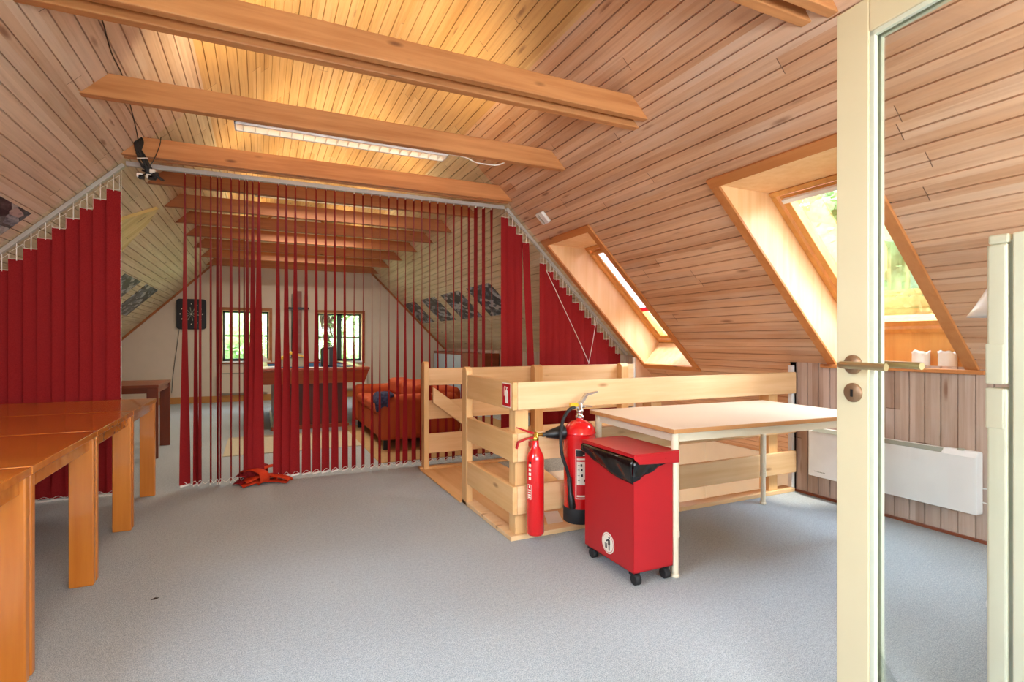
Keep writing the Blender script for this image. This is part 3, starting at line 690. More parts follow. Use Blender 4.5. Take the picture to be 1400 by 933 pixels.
# ------------------------------------------------------------------ extinguishers
def big_ext():
    cx, cy, z = 1.672, 2.632, .105; r = .0925
    t = thing('fire_extinguisher', 'large red powder extinguisher with black foot hanging on the railing', 'extinguisher', (cx, cy, z))
    mb = MB(); mb.lathe([(r - .004, .06), (r, .085), (r, .49), (r - .001, .50), (r + .002, .503), (r + .002, .508), (r - .003, .515), (.086, .535), (.070, .556), (.045, .572), (.022, .579), (.02, .59)], (cx, cy, z), 40); obj('cylinder', mb, 'redgloss', t)
    mb = MB(); mb.lathe([(r - .002, 0), (r + .003, .004), (r + .003, .078), (r - .002, .09)], (cx, cy, z), 40); obj('foot_ring', mb, 'rubber', t)
    mb = MB(); mb.lathe([(.021, .588), (.024, .59), (.024, .603), (.017, .605), (.017, .622), (.021, .624), (.021, .638), (.015, .640), (.015, .668), (.008, .674)], (cx, cy, z), 20)
    mb.tube([(cx - .045, cy, z + .655), (cx + .03, cy, z + .655)], .010, 10); v = obj('valve', mb, 'chrome', t)
    mb = MB(); a = z + .66
    mb.prism([(cx - .012, a), (cx + .02, a + .012), (cx + .05, a + .055), (cx + .12, a + .073), (cx + .122, a + .081), (cx + .04, a + .07), (cx + .005, a + .03), (cx - .02, a + .014)], lambda p, y: (p[0], y, p[1]), cy - .011, cy + .011)
    mb.prism([(cx + .01, a - .004), (cx + .085, a - .012), (cx + .085, a - .004), (cx + .01, a + .006)], lambda p, y: (p[0], y, p[1]), cy - .009, cy + .009)
    obj('lever', mb, 'chrome', t, .002)
    mb = MB(); mb.box(cx - .065, cy - .012, a - .004, cx - .015, cy + .012, a + .018); obj('safety_tag', mb, 'yellowplastic', t, .004)
    mb = MB(); p = smooth_path([(cx - .04, cy - .005, z + .653), (cx - .09, cy - .03, z + .643), (cx - .135, cy - .04, z + .59), (cx - .15, cy - .04, z + .50), (cx - .145, cy - .045, z + .40), (cx - .115, cy - .05, z + .31), (cx - .10, cy - .05, z + .25)])
    mb.tube(p, .0095, 12); h = obj('hose', mb, 'rubber', t)
    mb = MB(); mb.tube([(cx - .101, cy - .05, z + .27), (cx - .10, cy - .05, z + .25), (cx - .093, cy - .05, z + .17), (cx - .092, cy - .05, z + .165), (cx - .082, cy - .05, z + .10), (cx - .08, cy - .05, z + .09)], [.011, .014, .013, .018, .021, .018], 14); obj('nozzle', mb, 'black', t)
    # label: curved sheet on the side that faces the room centre
    def patch(name, a0, a1, z0, z1, mat, dr, par):
        mb = MB(); n = 10; vs = []
        for i in range(n + 1):
            a = a0 + (a1 - a0) * i / n
            for zz in (z0, z1): vs.append((cx + (r + dr) * math.cos(a), cy + (r + dr) * math.sin(a), z + zz))
        mb.add(vs, [(2*i, 2*i+2, 2*i+3, 2*i+1) for i in range(n)], True); return obj(name, mb, mat, par)
    D = math.radians; c0, c1 = D(223), D(277)
    lb = patch('label', c0, c1, .145, .425, 'offwhite', .0006, t)
    patch('label_field', c0 + .05, c1 - .05, .150, .42, 'signred', .0010, lb)
    patch('label_header', c0 + .03, c1 - .03, .385, .42, 'black', .0014, lb)
    patch('label_text', c0 + .08, c1 - .1, .365, .374, 'offwhite', .0014, lb)
    patch('label_text', c0 + .45, c1 - .2, .390, .394, 'offwhite', .0018, lb)
    patch('label_text', c0 + .60, c1 - .2, .397, .410, 'offwhite', .0018, lb)
    patch('label_panel', c0 + .08, c1 - .08, .225, .355, 'offwhite', .0014, lb)
    for zz, a in ((.335, .30), (.310, .32), (.278, .34), (.25, .5)):
        patch('label_pictogram', c0 + a, c0 + a + .11, zz - .007, zz + .007, 'black', .0018, lb)
        patch('label_text', c0 + .14, c0 + .26, zz - .002, zz + .002, 'gasket', .0018, lb)
    patch('label_text', c0 + .08, c1 - .08, .157, .166, 'offwhite', .0014, lb)
    mb = MB(); mb.box(cx - .02, cy + r - .004, z + .30, cx + .02, 2.7295, z + .52); obj('wall_bracket', mb, 'redmetal', t)
big_ext()
def small_ext():
    cx, cy, z = 1.403, 2.672, .047; r = .050
    t = thing('fire_extinguisher', 'slim red carbon dioxide extinguisher with black horn hanging at the railing corner', 'extinguisher', (cx, cy, z))
    mb = MB(); mb.lathe([(.03, 0), (.044, .004), (r, .016), (r, .42), (.048, .44), (.040, .462), (.028, .485), (.021, .50), (.019, .535)], (cx, cy, z), 36); obj('cylinder', mb, 'redgloss', t)
    mb = MB(); mb.lathe([(.018, .53), (.02, .535), (.02, .552), (.015, .556), (.015, .575), (.006, .58)], (cx, cy, z), 18)
    mb.tube([(cx, cy, z + .562), (cx + .055, cy, z + .560)], .009, 10); obj('valve', mb, 'brass', t)
    mb = MB(); a = z + .57
    mb.prism([(cx + .012, a), (cx - .02, a + .012), (cx - .115, a + .045), (cx - .118, a + .039), (cx - .03, a)], lambda p, y: (p[0], y, p[1]), cy - .010, cy + .010)
    mb.prism([(cx + .012, a - .012), (cx - .06, a - .020), (cx - .112, a - .036), (cx - .122, a - .075), (cx - .114, a - .077), (cx - .104, a - .044), (cx - .06, a - .030), (cx + .012, a - .024)], lambda p, y: (p[0], y, p[1]), cy - .010, cy + .010)
    obj('lever', mb, 'redmetal', t, .002)
    mb = MB(); mb.tube([(cx + .045, cy, z + .560), (cx + .065, cy - .002, z + .561), (cx + .07, cy - .002, z + .561), (cx + .085, cy - .004, z + .562), (cx + .165, cy - .02, z + .568), (cx + .17, cy - .02, z + .568)], [.012, .012, .019, .022, .043, .043], 20); obj('horn', mb, 'black', t)
    def patch(name, a0, a1, z0, z1, mat, dr, par):
        mb = MB(); n = 6; vs = []
        for i in range(n + 1):
            aa = a0 + (a1 - a0) * i / n
            for zz in (z0, z1): vs.append((cx + (r + dr) * math.cos(aa), cy + (r + dr) * math.sin(aa), z + zz))
        mb.add(vs, [(2*i, 2*i+2, 2*i+3, 2*i+1) for i in range(n)], True); return obj(name, mb, mat, par)
    D = math.radians
    lb = patch('label', D(186), D(216), .21, .292, 'offwhite', .0006, t); patch('label_field', D(188), D(214), .213, .289, 'redgloss', .001, lb)
    for k in range(4): patch('label_text', D(190), D(212), .217 + k*.013, .224 + k*.013, 'offwhite', .0014, lb)
    patch('label_pictogram', D(198), D(208), .272, .286, 'offwhite', .0014, lb)
    for k in range(4): patch('print_mark', D(196), D(214), .318 + k*.024, .334 + k*.024, 'offwhite', .0008, t)
    patch('print_mark', D(200), D(214), .408, .42, 'black', .0008, t)
    mb = MB(); mb.box(cx - .015, cy + .01, z + .49, cx + .015, 2.7295, z + .52); obj('wall_bracket', mb, 'redmetal', t)
small_ext()
mb = MB(); mb.prism([(1.585, 2.842), (1.70, 2.842), (1.80, 3.105), (1.70, 3.12)], lambda p, z: (p[0], p[1], z), .0015, .003)
tag(obj('paper_sheet', mb, 'white'), 'white sheet lying on the wooden landing just inside the railing', 'paper')

# ------------------------------------------------------------------ litter bin
def bin_():
    x0, x1, y0, y1 = 1.557, 1.79, 1.99, 2.40
    t = thing('litter_bin', 'red metal litter bin on black casters with black bag under its lid', 'bin', ((x0 + x1) / 2, (y0 + y1) / 2, 0))
    mb = MB(); zt = .575
    mb.box(x0, y0, .062, x1, y0 + .004, zt); mb.box(x0, y1 - .004, .062, x1, y1, zt); mb.box(x0, y0, .062, x0 + .004, y1, zt - .03); mb.box(x1 - .004, y0, .062, x1, y1, zt); mb.box(x0, y0, .062, x1, y1, .068)
    obj('body', mb, 'redmetal', t, .002)
    # lid: top plate with rims on three sides, open to the left
    mb = MB(); a0, a1, b0, b1 = x0 - .012, x1 + .022, y0 - .02, y1 + .012
    mb.box(a0, b0, .612, a1, b1, .618); mb.box(a0, b0, .565, a1, b0 + .004, .612) if False else None
    mb.prism([(a0, .612), (a1, .612), (a1, .558), (a0 + .03, .570), (a0, .598)], lambda p, y: (p[0], y, p[1]), b0, b0 + .004)
    mb.prism([(a0, .612), (a1, .612), (a1, .558), (a0 + .03, .570), (a0, .598)], lambda p, y: (p[0], y, p[1]), b1 - .004, b1)
    mb.box(a1 - .004, b0, .558, a1, b1, .612); mb.box(a0, b0, .600, a0 + .004, b1, .612)
    obj('lid', mb, 'redmetal', t, .002)
    # bag folded over the left rim, sagging in the middle
    mb = MB(); n, m = 26, 9; vs = []
    rnd = random.Random(3)
    path = [(x0 + .03, .575), (x0 + .005, .598), (x0 - .010, .596), (x0 - .016, .575), (x0 - .014, .555), (x0 - .012, .54), (x0 - .010, .525), (x0 - .009, .512), (x0 - .006, .50)]
    for i in range(n + 1):
        f = i / n; y = y0 - .012 + (y1 - y0 + .018) * f
        drop = .40 + .75 * math.sin(min(1, f * 1.02) * math.pi * .93 + .25) ** 1 if f < .97 else .3
        drop = max(.48, min(1.2, 1.2 - .85 * (f ** 1.8)))
        for j, (px, pz) in enumerate(path):
            k = j / (m - 1); zz = .60 - (.60 - pz) * drop
            w_ = .003 * math.sin(f * 13 + j * .8) + .0012 * math.sin(f * 37 + j)
            vs.append((px + w_ - .006 * (k > .2), y, zz))
    mb.add(vs, [(i*m + j, (i+1)*m + j, (i+1)*m + j + 1, i*m + j + 1) for i in range(n) for j in range(m - 1)], True)
    # corner fold over the near side
    vs = []
    for i in range(13):
        f = i / 12; x = x0 - .014 + (x1 - x0 - .01) * f
        for j in range(5):
            k = j / 4; d = .085 * (1 - f) + .012
            vs.append((x, y0 - .010 - .006 * math.sin(f * 17 + j * 1.4) - .004 * (1 - k), .585 - d * k))
    mb.add(vs, [(i*5 + j, (i+1)*5 + j, (i+1)*5 + j + 1, i*5 + j + 1) for i in range(12) for j in range(4)], True)
    o = obj('bin_bag', mb, 'bag', t); md = o.modifiers.new('s', 'SOLIDIFY'); md.thickness = .0015
    for (cx, cy) in ((x0 + .03, y0 + .03), (x1 - .03, y0 + .03), (x0 + .03, y1 - .03), (x1 - .03, y1 - .03)):
        mb = MB(); mb.tube([(cx - .016, cy - .008, .0265), (cx - .012, cy - .008, .0265), (cx + .012, cy - .008, .0265), (cx + .016, cy - .008, .0265)], [.022, .0265, .0265, .022], 20)
        mb.tube([(cx, cy, .04), (cx, cy, .062)], .014, 12); mb.box(cx - .02, cy - .012, .045, cx + .02, cy + .02, .056); obj('caster', mb, 'rubber', t)
    # round sticker
    px = x0 - .0008; sy, sz, R_ = 2.19, .139, .052
    def disc(name, rr, dx, mat, par):
        mb = MB(); mb.prism([(sy + rr * .98 * math.cos(a), sz + rr * math.sin(a)) for a in [2*math.pi*i/36 for i in range(36)]], lambda p, x: (x, p[0], p[1]), px - dx - .0006, px - dx); return obj(name, mb, mat, par)
    s = disc('sticker', R_, 0, 'offwhite', t); disc('sticker_ring', R_ - .006, .0006, 'signred', s); disc('sticker_disc', R_ - .0085, .0012, 'offwhite', s)
    mb = MB(); f = lambda p, x: (x, p[0], p[1]); A, B = px - .0032, px - .002
    mb.prism([(sy - .012 + .006*math.cos(a), sz + .030 + .006*math.sin(a)) for a in [2*math.pi*i/12 for i in range(12)]], f, A, B)
    mb.prism([(sy - .004, sz + .022), (sy - .018, sz + .020), (sy - .020, sz - .004), (sy - .016, sz - .006), (sy - .016, sz - .032), (sy - .009, sz - .034), (sy - .007, sz - .006), (sy - .003, sz - .005)], f, A, B)
    mb.prism([(sy - .004, sz + .022), (sy + .014, sz + .010), (sy + .012, sz + .005), (sy - .004, sz + .012)], f, A, B)
    mb.prism([(sy + .004, sz - .002), (sy + .008, sz - .002), (sy + .010, sz - .026), (sy + .006, sz - .026)], f, A, B)
    mb.prism([(sy + .020, sz - .002), (sy + .024, sz - .002), (sy + .021, sz - .026), (sy + .017, sz - .026)], f, A, B)
    mb.prism([(sy + .006, sz - .022), (sy + .021, sz - .022), (sy + .020, sz - .027), (sy + .007, sz - .027)], f, A, B)
    obj('pictogram', mb, 'black', s)
bin_()

# ------------------------------------------------------------------ pale table
def pale_table():
    ang = math.radians(-3.0); cx, cy = 2.495, 2.315
    t = thing('table', 'pale laminate table on four round cream legs beside the railing', 'table', (cx, cy, 0)); t.rotation_euler = (0, 0, ang)
    bpy.context.view_layer.update()
    def ob(n, mb, mat, bv=0):
        o = obj(n, mb, mat, None, bv); o.parent = t; return o
    mb = MB(); L_, W_ = .705, .39; mb.box(-L_, -W_, .698, L_, W_, .7195); ob('tabletop_edge', mb, 'tableedge', .003)
    mb = MB(); mb.box(-L_ + .001, -W_ + .001, .7195, L_ - .001, W_ - .001, .721); ob('tabletop', mb, 'tabletop')
    mb = MB()
    for s in (-1, 1):
        mb.box(-L_ + .05, s * (W_ - .045) - .01, .652, L_ - .05, s * (W_ - .045) + .01, .698); mb.box(s * (L_ - .045) - .01, -W_ + .05, .652, s * (L_ - .045) + .01, W_ - .05, .698)
    ob('apron', mb, 'tableleg', .002)
    for sx in (-1, 1):
        for sy in (-1, 1):
            x, y = sx * (L_ - .04), sy * (W_ - .04)
            mb = MB(); mb.lathe([(.019, .20), (.019, .697)], (x, y, 0), 24); mb.lathe([(.0165, .006), (.0165, .20)], (x, y, 0), 24); mb.lathe([(.0215, .195), (.0215, .225)], (x, y, 0), 24); mb.lathe([(.019, 0), (.021, .003), (.021, .012), (.017, .016)], (x, y, 0), 24)
            ob('leg', mb, 'tableleg')
pale_table()

# ------------------------------------------------------------------ cherry tables on the left
def cherry(x1, yn, label, length=1.58, depth=.79, top='table', leg='table_leg', grp=None, splay=0):
    t = thing('wooden_table', label, 'table', (x1 - length / 2, yn + depth / 2, 0), grp)
    x0 = x1 - length; y1 = yn + depth; g = .002
    mb = MB(); mb.box(x0, yn + g, .688, x1, y1 - g, .715); obj('tabletop', mb, top, t, .0015)
    mb = MB(); mb.box(x0 + .03, yn + .045, .632, x1 - .03, yn + .065, .688); mb.box(x0 + .03, y1 - .065, .632, x1 - .03, y1 - .045, .688)
    mb.box(x0 + .02, yn + .04, .632, x0 + .04, y1 - .04, .688); mb.box(x1 - .04, yn + .04, .632, x1 - .02, y1 - .04, .688); obj('apron', mb, top, t, .002)
    for (xa, xb) in ((x0 + .004, x0 + .099), (x1 - .099, x1 - .004)):
        for (ya, yb) in ((yn + .005, yn + .040), (y1 - .040, y1 - .005)):
            mb = MB(); mb.box(xa, ya, 0, xb, yb, .688); obj('leg', mb, leg, t, .006)
    return t
cherry(-.700, 1.535, 'orange-brown wooden table nearest the camera at the left edge')
cherry(-.700, 2.330, 'orange-brown wooden table second from the camera in the joined row', )
cherry(-.700, 3.125, 'orange-brown wooden table third from the camera in the joined row')
cherry(-.700, 3.920, 'orange-brown wooden table at the far end of the row in front of the red blinds')
cherry(-.895, 6.13, 'dark brown wooden table standing behind the blinds on the left', top='table_dk', leg='table_dkz', length=1.45)

# ------------------------------------------------------------------ vertical blinds
YS = 4.79
def slat(par, x, zt, zb, ws, W=.089, dx=0.0, abs_ang=None):
    """ws: list of (z, visible width in m at that height, signed)"""
    mb = MB(); n = 22; vs = []; m = 5
    av = math.atan2(x, YS)
    for i in range(n + 1):
        z = zt + (zb - zt) * i / n
        for (za, wa), (zc, wc) in zip(ws[:-1], ws[1:]):
            if zc <= z <= za: wv = wa + (wc - wa) * (za - z) / (za - zc)
        if abs_ang is None: ph = math.asin(max(-1, min(1, wv / W))); a = av + ph
        else: a = abs_ang
        xx = x + dx * (zt - z) / (zt - zb)
        for j in range(m):
            s = (j / (m - 1) - .5); b = .004 * (1 - 4 * s * s)
            vs.append((xx + math.sin(a) * s * W + math.cos(a) * b, YS + math.cos(a) * s * W - math.sin(a) * b, z))
    mb.add(vs, [(i*m + j, i*m + j + 1, (i+1)*m + j + 1, (i+1)*m + j) for i in range(n) for j in range(m - 1)], True)
    return obj('slat', mb, 'slat', par)
def beadline(pts, r=.0028, step=.012):
    mb = MB(); P = smooth_path(pts, 12)
    mb.tube(P, r * .5, 5)
    acc = 0; 
    for a, b in zip(P[:-1], P[1:]):
        d = (b - a).length; acc += d
        if acc > step: acc = 0; mb.tube([b - Vector((r, 0, 0)), b, b + Vector((r, 0, 0))], [.0008, r, .0008], 6, False)
    return mb
px = 4.95 / 730
mid = [(-.528,1.2,5,11),(-.458,1.5,3,6),(-.424,1.5,2.5,3.5),(-.354,1.5,2.4,2),(-.309,1.6,3.5,2),(-.284,1.2,2.8,1.6),(-.213,1.5,3.5,1.6),(-.156,1.2,1.6,1.3),(-.119,1.2,1.6,1.3),
 (-.098,1.5,4,8),(-.059,1.5,6.5,12.5),(-.013,2,7.5,12.8),(.128,1.5,5.5,11.5),(.190,1.5,6,11.5),(.262,1.4,6,11),(.345,1.4,4.6,10.5),(.423,1.4,4.2,10),(.502,1.4,4,9.5),(.575,1.3,3.6,9),(.655,1.3,3.2,7.5),
 (.736,-2,1.6,5.5),(.810,-2,1,4),(.886,-2,.8,4.3),(.959,-2,.6,3.5),(1.037,-2.2,.8,3.5),(1.114,-2.2,2.4,6),(1.187,-2.3,2.5,7),(1.263,-2.3,2.5,6),(1.338,-2.4,1.8,6),(1.414,-2.4,1.6,5),(1.491,-2.4,1.2,4),
 (1.569,-2.4,1,4),(1.648,-2.6,-1,4),(1.724,-2.6,-2,-2),(1.798,-3,-3,-3),(1.869,-5,-5.5,-6),(1.949,-4.5,-4.5,-4),(2.033,-4,.6,4)]
b0 = thing('vertical_blind', 'open vertical blind of thin twisted red slats across the middle of the room', 'blind', (.7, YS, 0), 'red vertical blinds')
mb = MB(); mb.box(-.90, YS - .02, 2.435, 2.165, YS + .02, 2.468); obj('headrail', mb, 'alu', b0, .003)
for k, (x, a, b, c) in enumerate(mid):
    zt = 2.425; wob = .004 * math.sin(k * 2.1)
    sl = slat(b0, x, zt, .035, [(2.425, a * px), (1.25, b * px), (.3, c * px * .95), (.035, c * px)], dx=wob)
    d = Vector((math.sin(math.atan2(x, YS)), math.cos(math.atan2(x, YS)), 0))
    mb = MB(); mb.box(x - .004, YS - .008, 2.420, x + .004, YS + .008, 2.437)
    o = obj('carrier', mb, 'bead', sl)
    if not (-.2 < x < -.08):
        mb = MB(); mb.box(-.003, -.038, .02, .003, .038, .034); 
        wv = c * px; aa = math.atan2(x, YS) + math.asin(max(-1, min(1, wv / .089)))
        mb.v = [tuple(Matrix.Translation((x + wob, YS, 0)) @ Matrix.Rotation(-aa, 4, 'Z') @ Vector(p)) for p in mb.v]
        obj('slat_weight', mb, 'bead', sl)
runs = [[m[0] for m in mid[:9]], [m[0] for m in mid[12:]]]
for run in runs:
    pts = []
    for a, b in zip(run[:-1], run[1:]):
        pts += [(a, YS - .035, .062), ((a + b) / 2, YS - .035, .035)]
    pts.append((run[-1], YS - .035, .062)); obj('bead_chain', beadline(pts), 'bead', b0)
# left group, closed, under the left slope
b1 = thing('vertical_blind', 'closed red vertical blind stepping up the left roof slope behind the tables', 'blind', (-1.6, YS, 0), 'red vertical blinds')
def sloperail(par, xa, za, xb, zb):
    mb = MB(); a = Vector((xa, 0, za)); b = Vector((xb, 0, zb)); d = (b - a).normalized(); n = Vector((-d.z, 0, d.x)); 
    if n.z < 0: n = -n
    vs = [a, b, b + n * .026, a + n * .026]; mb.prism([(v.x, v.z) for v in vs], lambda p, y: (p[0], y, p[1]), YS - .02, YS + .02); obj('headrail', mb, 'alu', par, .002)
sloperail(b1, -.905, -.905 + SL - .042, -2.40, -2.40 + SL - .042)
def hanger(par, x, zr, zs, s):
    mb = MB(); r = .0022
    mb.tube([(x, YS - .012, zr), (x, YS - .012, zs - .012)], .003, 6)
    mb.tube([(x - s * .036, YS - .014, zs - .002), (x + s * .036, YS - .014, zs - .002)], r, 6)
    mb.tube([(x - s * .036, YS - .014, zs), (x - s * .036, YS - .014, zs + .075 - .03), (x + s * .036, YS - .014, zs + .105)], .0014, 6)
    mb.tube([(x + s * .036, YS - .014, zs), (x + s * .036, YS - .014, zs + .105)], .0014, 6)
    obj('hanger', mb, 'bead', par)
pts = []
for k in range(18):
    x = -.975 - k * .078; zr = x + SL - .045; zt = zr - .112
    a = math.radians(78 if k % 2 else 64) + math.atan2(x, YS) * .5
    sl = slat(b1, x, zt, .03, [(9, 0), (-9, 0)], W=.094, abs_ang=a)
    hanger(b1, x, zr, zt + .004, 1)
    pts += [(x, YS - .045, .052), (x - .039, YS - .05, .038)]
    mb = MB(); mb.box(x - .04, YS - .05 if k % 2 else YS - .04, .018, x + .04, YS - .045 if k % 2 else YS - .036, .03); obj('slat_weight', mb, 'bead', sl)
obj('bead_chain', beadline(pts), 'bead', b1)
obj('pull_chain', beadline([(-.925, YS - .03, 2.40), (-.926, YS - .03, 1.6), (-.926, YS - .03, .73)], .004, .014), 'bead', b1)
# right group under the right slope
b2 = thing('vertical_blind', 'red vertical blind in two groups stepping down the right roof slope behind the railing', 'blind', (2.8, YS, 0), 'red vertical blinds')
sloperail(b2, 2.18, SR - 2.18 - .042, 3.64, SR - 3.64 - .042)
pts = []
xs = [2.174 + .077 * i for i in range(4)] + [2.602 + .077 * i for i in range(13)]
for k, x in enumerate(xs):
    zr = SR - x - .045; zt = zr - .085
    a = math.radians(84 if k % 2 else 66) + math.atan2(x, YS) * .4
    if k == 3: slat(b2, x, zt, .03, [(9, 0), (-9, 0)], W=.088, dx=.10, abs_ang=math.radians(80))
    else: slat(b2, x, zt, .03, [(9, 0), (-9, 0)], W=.092, abs_ang=a)
    hanger(b2, x, zr, zt + .004, -1)
    pts += [(x, YS - .045, .052), (x + .039, YS - .05, .038)]
obj('bead_chain', beadline(pts), 'bead', b2)
obj('pull_cord', MB().tube([(2.605, YS - .06, 1.86), (3.0, YS - .06, 1.14), (3.118, YS - .06, .91)], .003, 6), 'bead', b2)
obj('pull_cord', MB().tube([(3.22, YS - .06, 1.40), (3.16, YS - .06, 1.1), (3.115, YS - .06, .90)], .003, 6), 'bead', b2)

# fallen slats on the floor
rnd = random.Random(5)
pile = [((-.02, 4.70), 20, .030, '#'), ((.09, 4.72), -28, .020, '#'), ((-.10, 4.84), 60, .045, '#'), ((.05, 4.86), 10, .055, '#'), ((-.06, 4.76), -50, .060, '#'), ((.00, 4.92), 85, .05, '#')]
M['slat_fallen'] = fabric('orange red blind fabric', '#c83a1c', '#d04422', .12)
pl_labels = ['fallen red slat folded at the front of the pile below the blind', 'fallen red slat pointing right in the floor pile', 'fallen red slat curled at the left side of the floor pile',
             'fallen red slat curled on top right of the floor pile', 'fallen red slat lying across the middle of the floor pile', 'fallen dark red slat at the back of the floor pile']
for k, ((x, y), a, zz, _) in enumerate(pile):
    mb = MB(); R_ = Matrix.Translation((x, y, 0)) @ Matrix.Rotation(math.radians(a), 4, 'Z'); vs = []
    n = 30; L_ = .105 + .035 * rnd.random(); zz *= 1.5
    for i in range(n + 1):
        f = i / n; c_ = f * 1.5   # folded strip: out, over, back
        if f < .45: s = f / .45; X = -L_ + 2 * L_ * s; Z = .004 + zz * .35 * math.sin(s * math.pi)
        elif f < .55: s = (f - .45) / .1; X = L_ + .012 * math.sin(s * math.pi); Z = .004 + zz * s
        else: s = (f - .55) / .45; X = L_ - 1.8 * L_ * s; Z = zz + .018 * math.sin(s * math.pi * 1.3) + .004
        for j in (-1, -.4, .4, 1): vs.append(R_ @ Vector((X, j * .0445, Z + .010 * (1 - j * j))))
    mb.add(vs, [(i*4 + j, i*4 + j + 1, (i+1)*4 + j + 1, (i+1)*4 + j) for i in range(n) for j in range(3)], True)
    o = obj('fallen_slat', mb, 'slat' if k in (5, 2) else 'slat_fallen'); md = o.modifiers.new('s', 'SOLIDIFY'); md.thickness = .002
    tag(o, pl_labels[k], 'blind slat', 'fallen blind slats')

# ------------------------------------------------------------------ heater on the knee wall
def heater():
    y0, y1, z0, z1, xf = 1.586, 2.594, .168, .512, 3.60
    t = thing('wall_heater', 'long white panel heater mounted low on the board wall behind the door', 'heater', (XK, (y0 + y1) / 2, z0))
    mb = MB(); mb.prism([(xf, z0), (XK - .012, z0), (XK - .012, z1), (xf + .022, z1), (xf, z1 - .022)], lambda p, y: (p[0], y, p[1]), y0, y1); obj('panel', mb, 'white', t, .004)
    mb = MB(); A = Vector((xf - .0012, 0, z1 - .0225)); B = Vector((xf + .0215, 0, z1 + .0005)); mb.prism([(A.x, A.z), (B.x, B.z), (B.x - .001, B.z + .001), (A.x - .001, A.z + .001)], lambda p, y: (p[0], y, p[1]), y0 + .17, y1 - .03); obj('grille', mb, 'gasket', t)
    mb = MB(); mb.prism([(xf - .004, z1 - .026), (xf + .02, z1 + .005), (xf + .06, z1 + .005), (xf + .06, z1 - .02)], lambda p, y: (p[0], y, p[1]), y0 + .001, y0 + .165); cp = obj('control_cover', mb, 'white', t, .003)
    mb = MB(); mb.lathe([(.020, 0), (.020, .006), (.012, .009)], (xf + .03, y0 + .085, z1 + .004), 20); o = obj('control_dial', mb, 'gasket', cp)
    mb = MB(); mb.box(xf - .001, y1 - .065, z0 + .035, xf + .0002, y1 - .045, z0 + .040)
    for k in range(6): mb.box(xf - .001, y1 - .077 - k * .010, z0 + .034, xf + .0002, y1 - .070 - k * .010, z0 + .039)
    obj('logo', mb, 'gasket', t)
    mb = MB(); mb.tube(smooth_path([(XK - .02, y0 + .01, .31), (XK - .02, y0 - .05, .315), (XK - .02, y0 - .075, .27), (XK - .02, y0 - .05, .235), (XK - .02, y0 + .02, .235)]), .004, 8); obj('cable', mb, 'white', t)
heater()
mb = MB()

# ------------------------------------------------------------------ fridge seen through the door glass
def fridge():
    X, Y = 1.966, .843; H_ = 1.455
    t = thing('fridge', 'tall off-white fridge freezer at the right edge behind the door glass', 'fridge', (X + .28, Y - .3, 0))
    a = math.radians(0)
    d0 = .055; W_ = .60; D_ = .60
    # doors face +y (the far side); the visible side is at x = X
    mb = MB(); mb.box(X, Y - .58, .03, X + W_, Y - d0 - .006, H_); obj('cabinet', mb, 'fridge', t, .006)
    mb = MB(); mb.box(X + .012, Y - d0 - .006, .05, X + W_ - .012, Y - d0 + .004, H_ - .02); obj('gasket', mb, 'gasket', t)
    for z0, z1 in ((.05, 1.000), (1.012, H_ - .028)):
        mb = MB(); mb.box(X, Y - d0 + .004, z0, X + W_, Y, z1); o = obj('fridge_door', mb, 'fridge', t, .008, 3)
        mb = MB(); mb.box(X - .002, Y - d0 + .012, z0 if z0 > .5 else z1 - .12, X + .02, Y + .002, (z0 + .12) if z0 > .5 else z1); obj('handle', mb, 'fridge', o, .004)
    mb = MB(); mb.box(X, Y - d0 - .0, H_ - .028, X + W_, Y - .004, H_); obj('top_trim', mb, 'fridge', t, .006)
    for sx in (.05, .55):
        for yy in (-.5, -.1): mb = MB(); mb.lathe([(.02, 0), (.02, .03)], (X + sx, Y + yy, 0), 14); obj('foot', mb, 'black', t)
fridge()
lp = thing('floor_lamp', 'white conical lampshade peeking out behind the fridge', 'lamp', (2.875, 1.092, 0))
mb = MB(); mb.lathe([(.13, 0), (.13, .015), (.02, .025)], (2.875, 1.092, 0), 28); obj('base', mb, 'white', lp)
mb = MB(); mb.lathe([(.009, .02), (.009, 1.42)], (2.875, 1.092, 0), 12); obj('pole', mb, 'white', lp)
mb = MB(); prof = [(.195, 1.245), (.172, 1.28), (.14, 1.34), (.10, 1.42), (.07, 1.50)]
mb.lathe(prof, (2.875, 1.092, 0), 40); mb.f = mb.f[:-2]; mb.uv = mb.uv[:-2]; mb.sm = mb.sm[:-2]
o = obj('lamp_shade', mb, 'white', lp); md = o.modifiers.new('s', 'SOLIDIFY'); md.thickness = .002
# candles on the roof window sill
for (yy, xx, nm) in ((1.955, 3.78, 'white pillar candle with ragged rim on the sill, left one'), (1.815, 3.79, 'white pillar candle with ragged rim on the sill, right one beside the casing')):
    t = thing('candle', nm, 'candle', (xx, yy, ZKR - .005), 'candles on the sill')
    mb = MB(); n = 28; vs = []; r = .047; base = ZKR - .005
    for j, (rr, zz) in enumerate(((r, 0), (r, .05), (r * .98, .085), (r * 1.06, .100), (r * .8, .092), (r * .3, .082))):
        for k in range(n):
            a = 2 * math.pi * k / n; dz = .007 * math.sin(3 * a + yy * 9) + .004 * math.sin(7 * a) if j in (2, 3, 4) else 0
            vs.append((xx + rr * math.cos(a), yy + rr * math.sin(a), base + zz + dz))
    mb.add(vs, [(i*n + k, i*n + (k+1) % n, (i+1)*n + (k+1) % n, (i+1)*n + k) for i in range(5) for k in range(n)], True); mb.add(vs[-n:], [list(range(n))]); obj('wax', mb, 'white', t)
    mb = MB(); mb.tube([(xx, yy, base + .08), (xx + .002, yy, base + .098)], .0015, 6); obj('wick', mb, 'black', t)

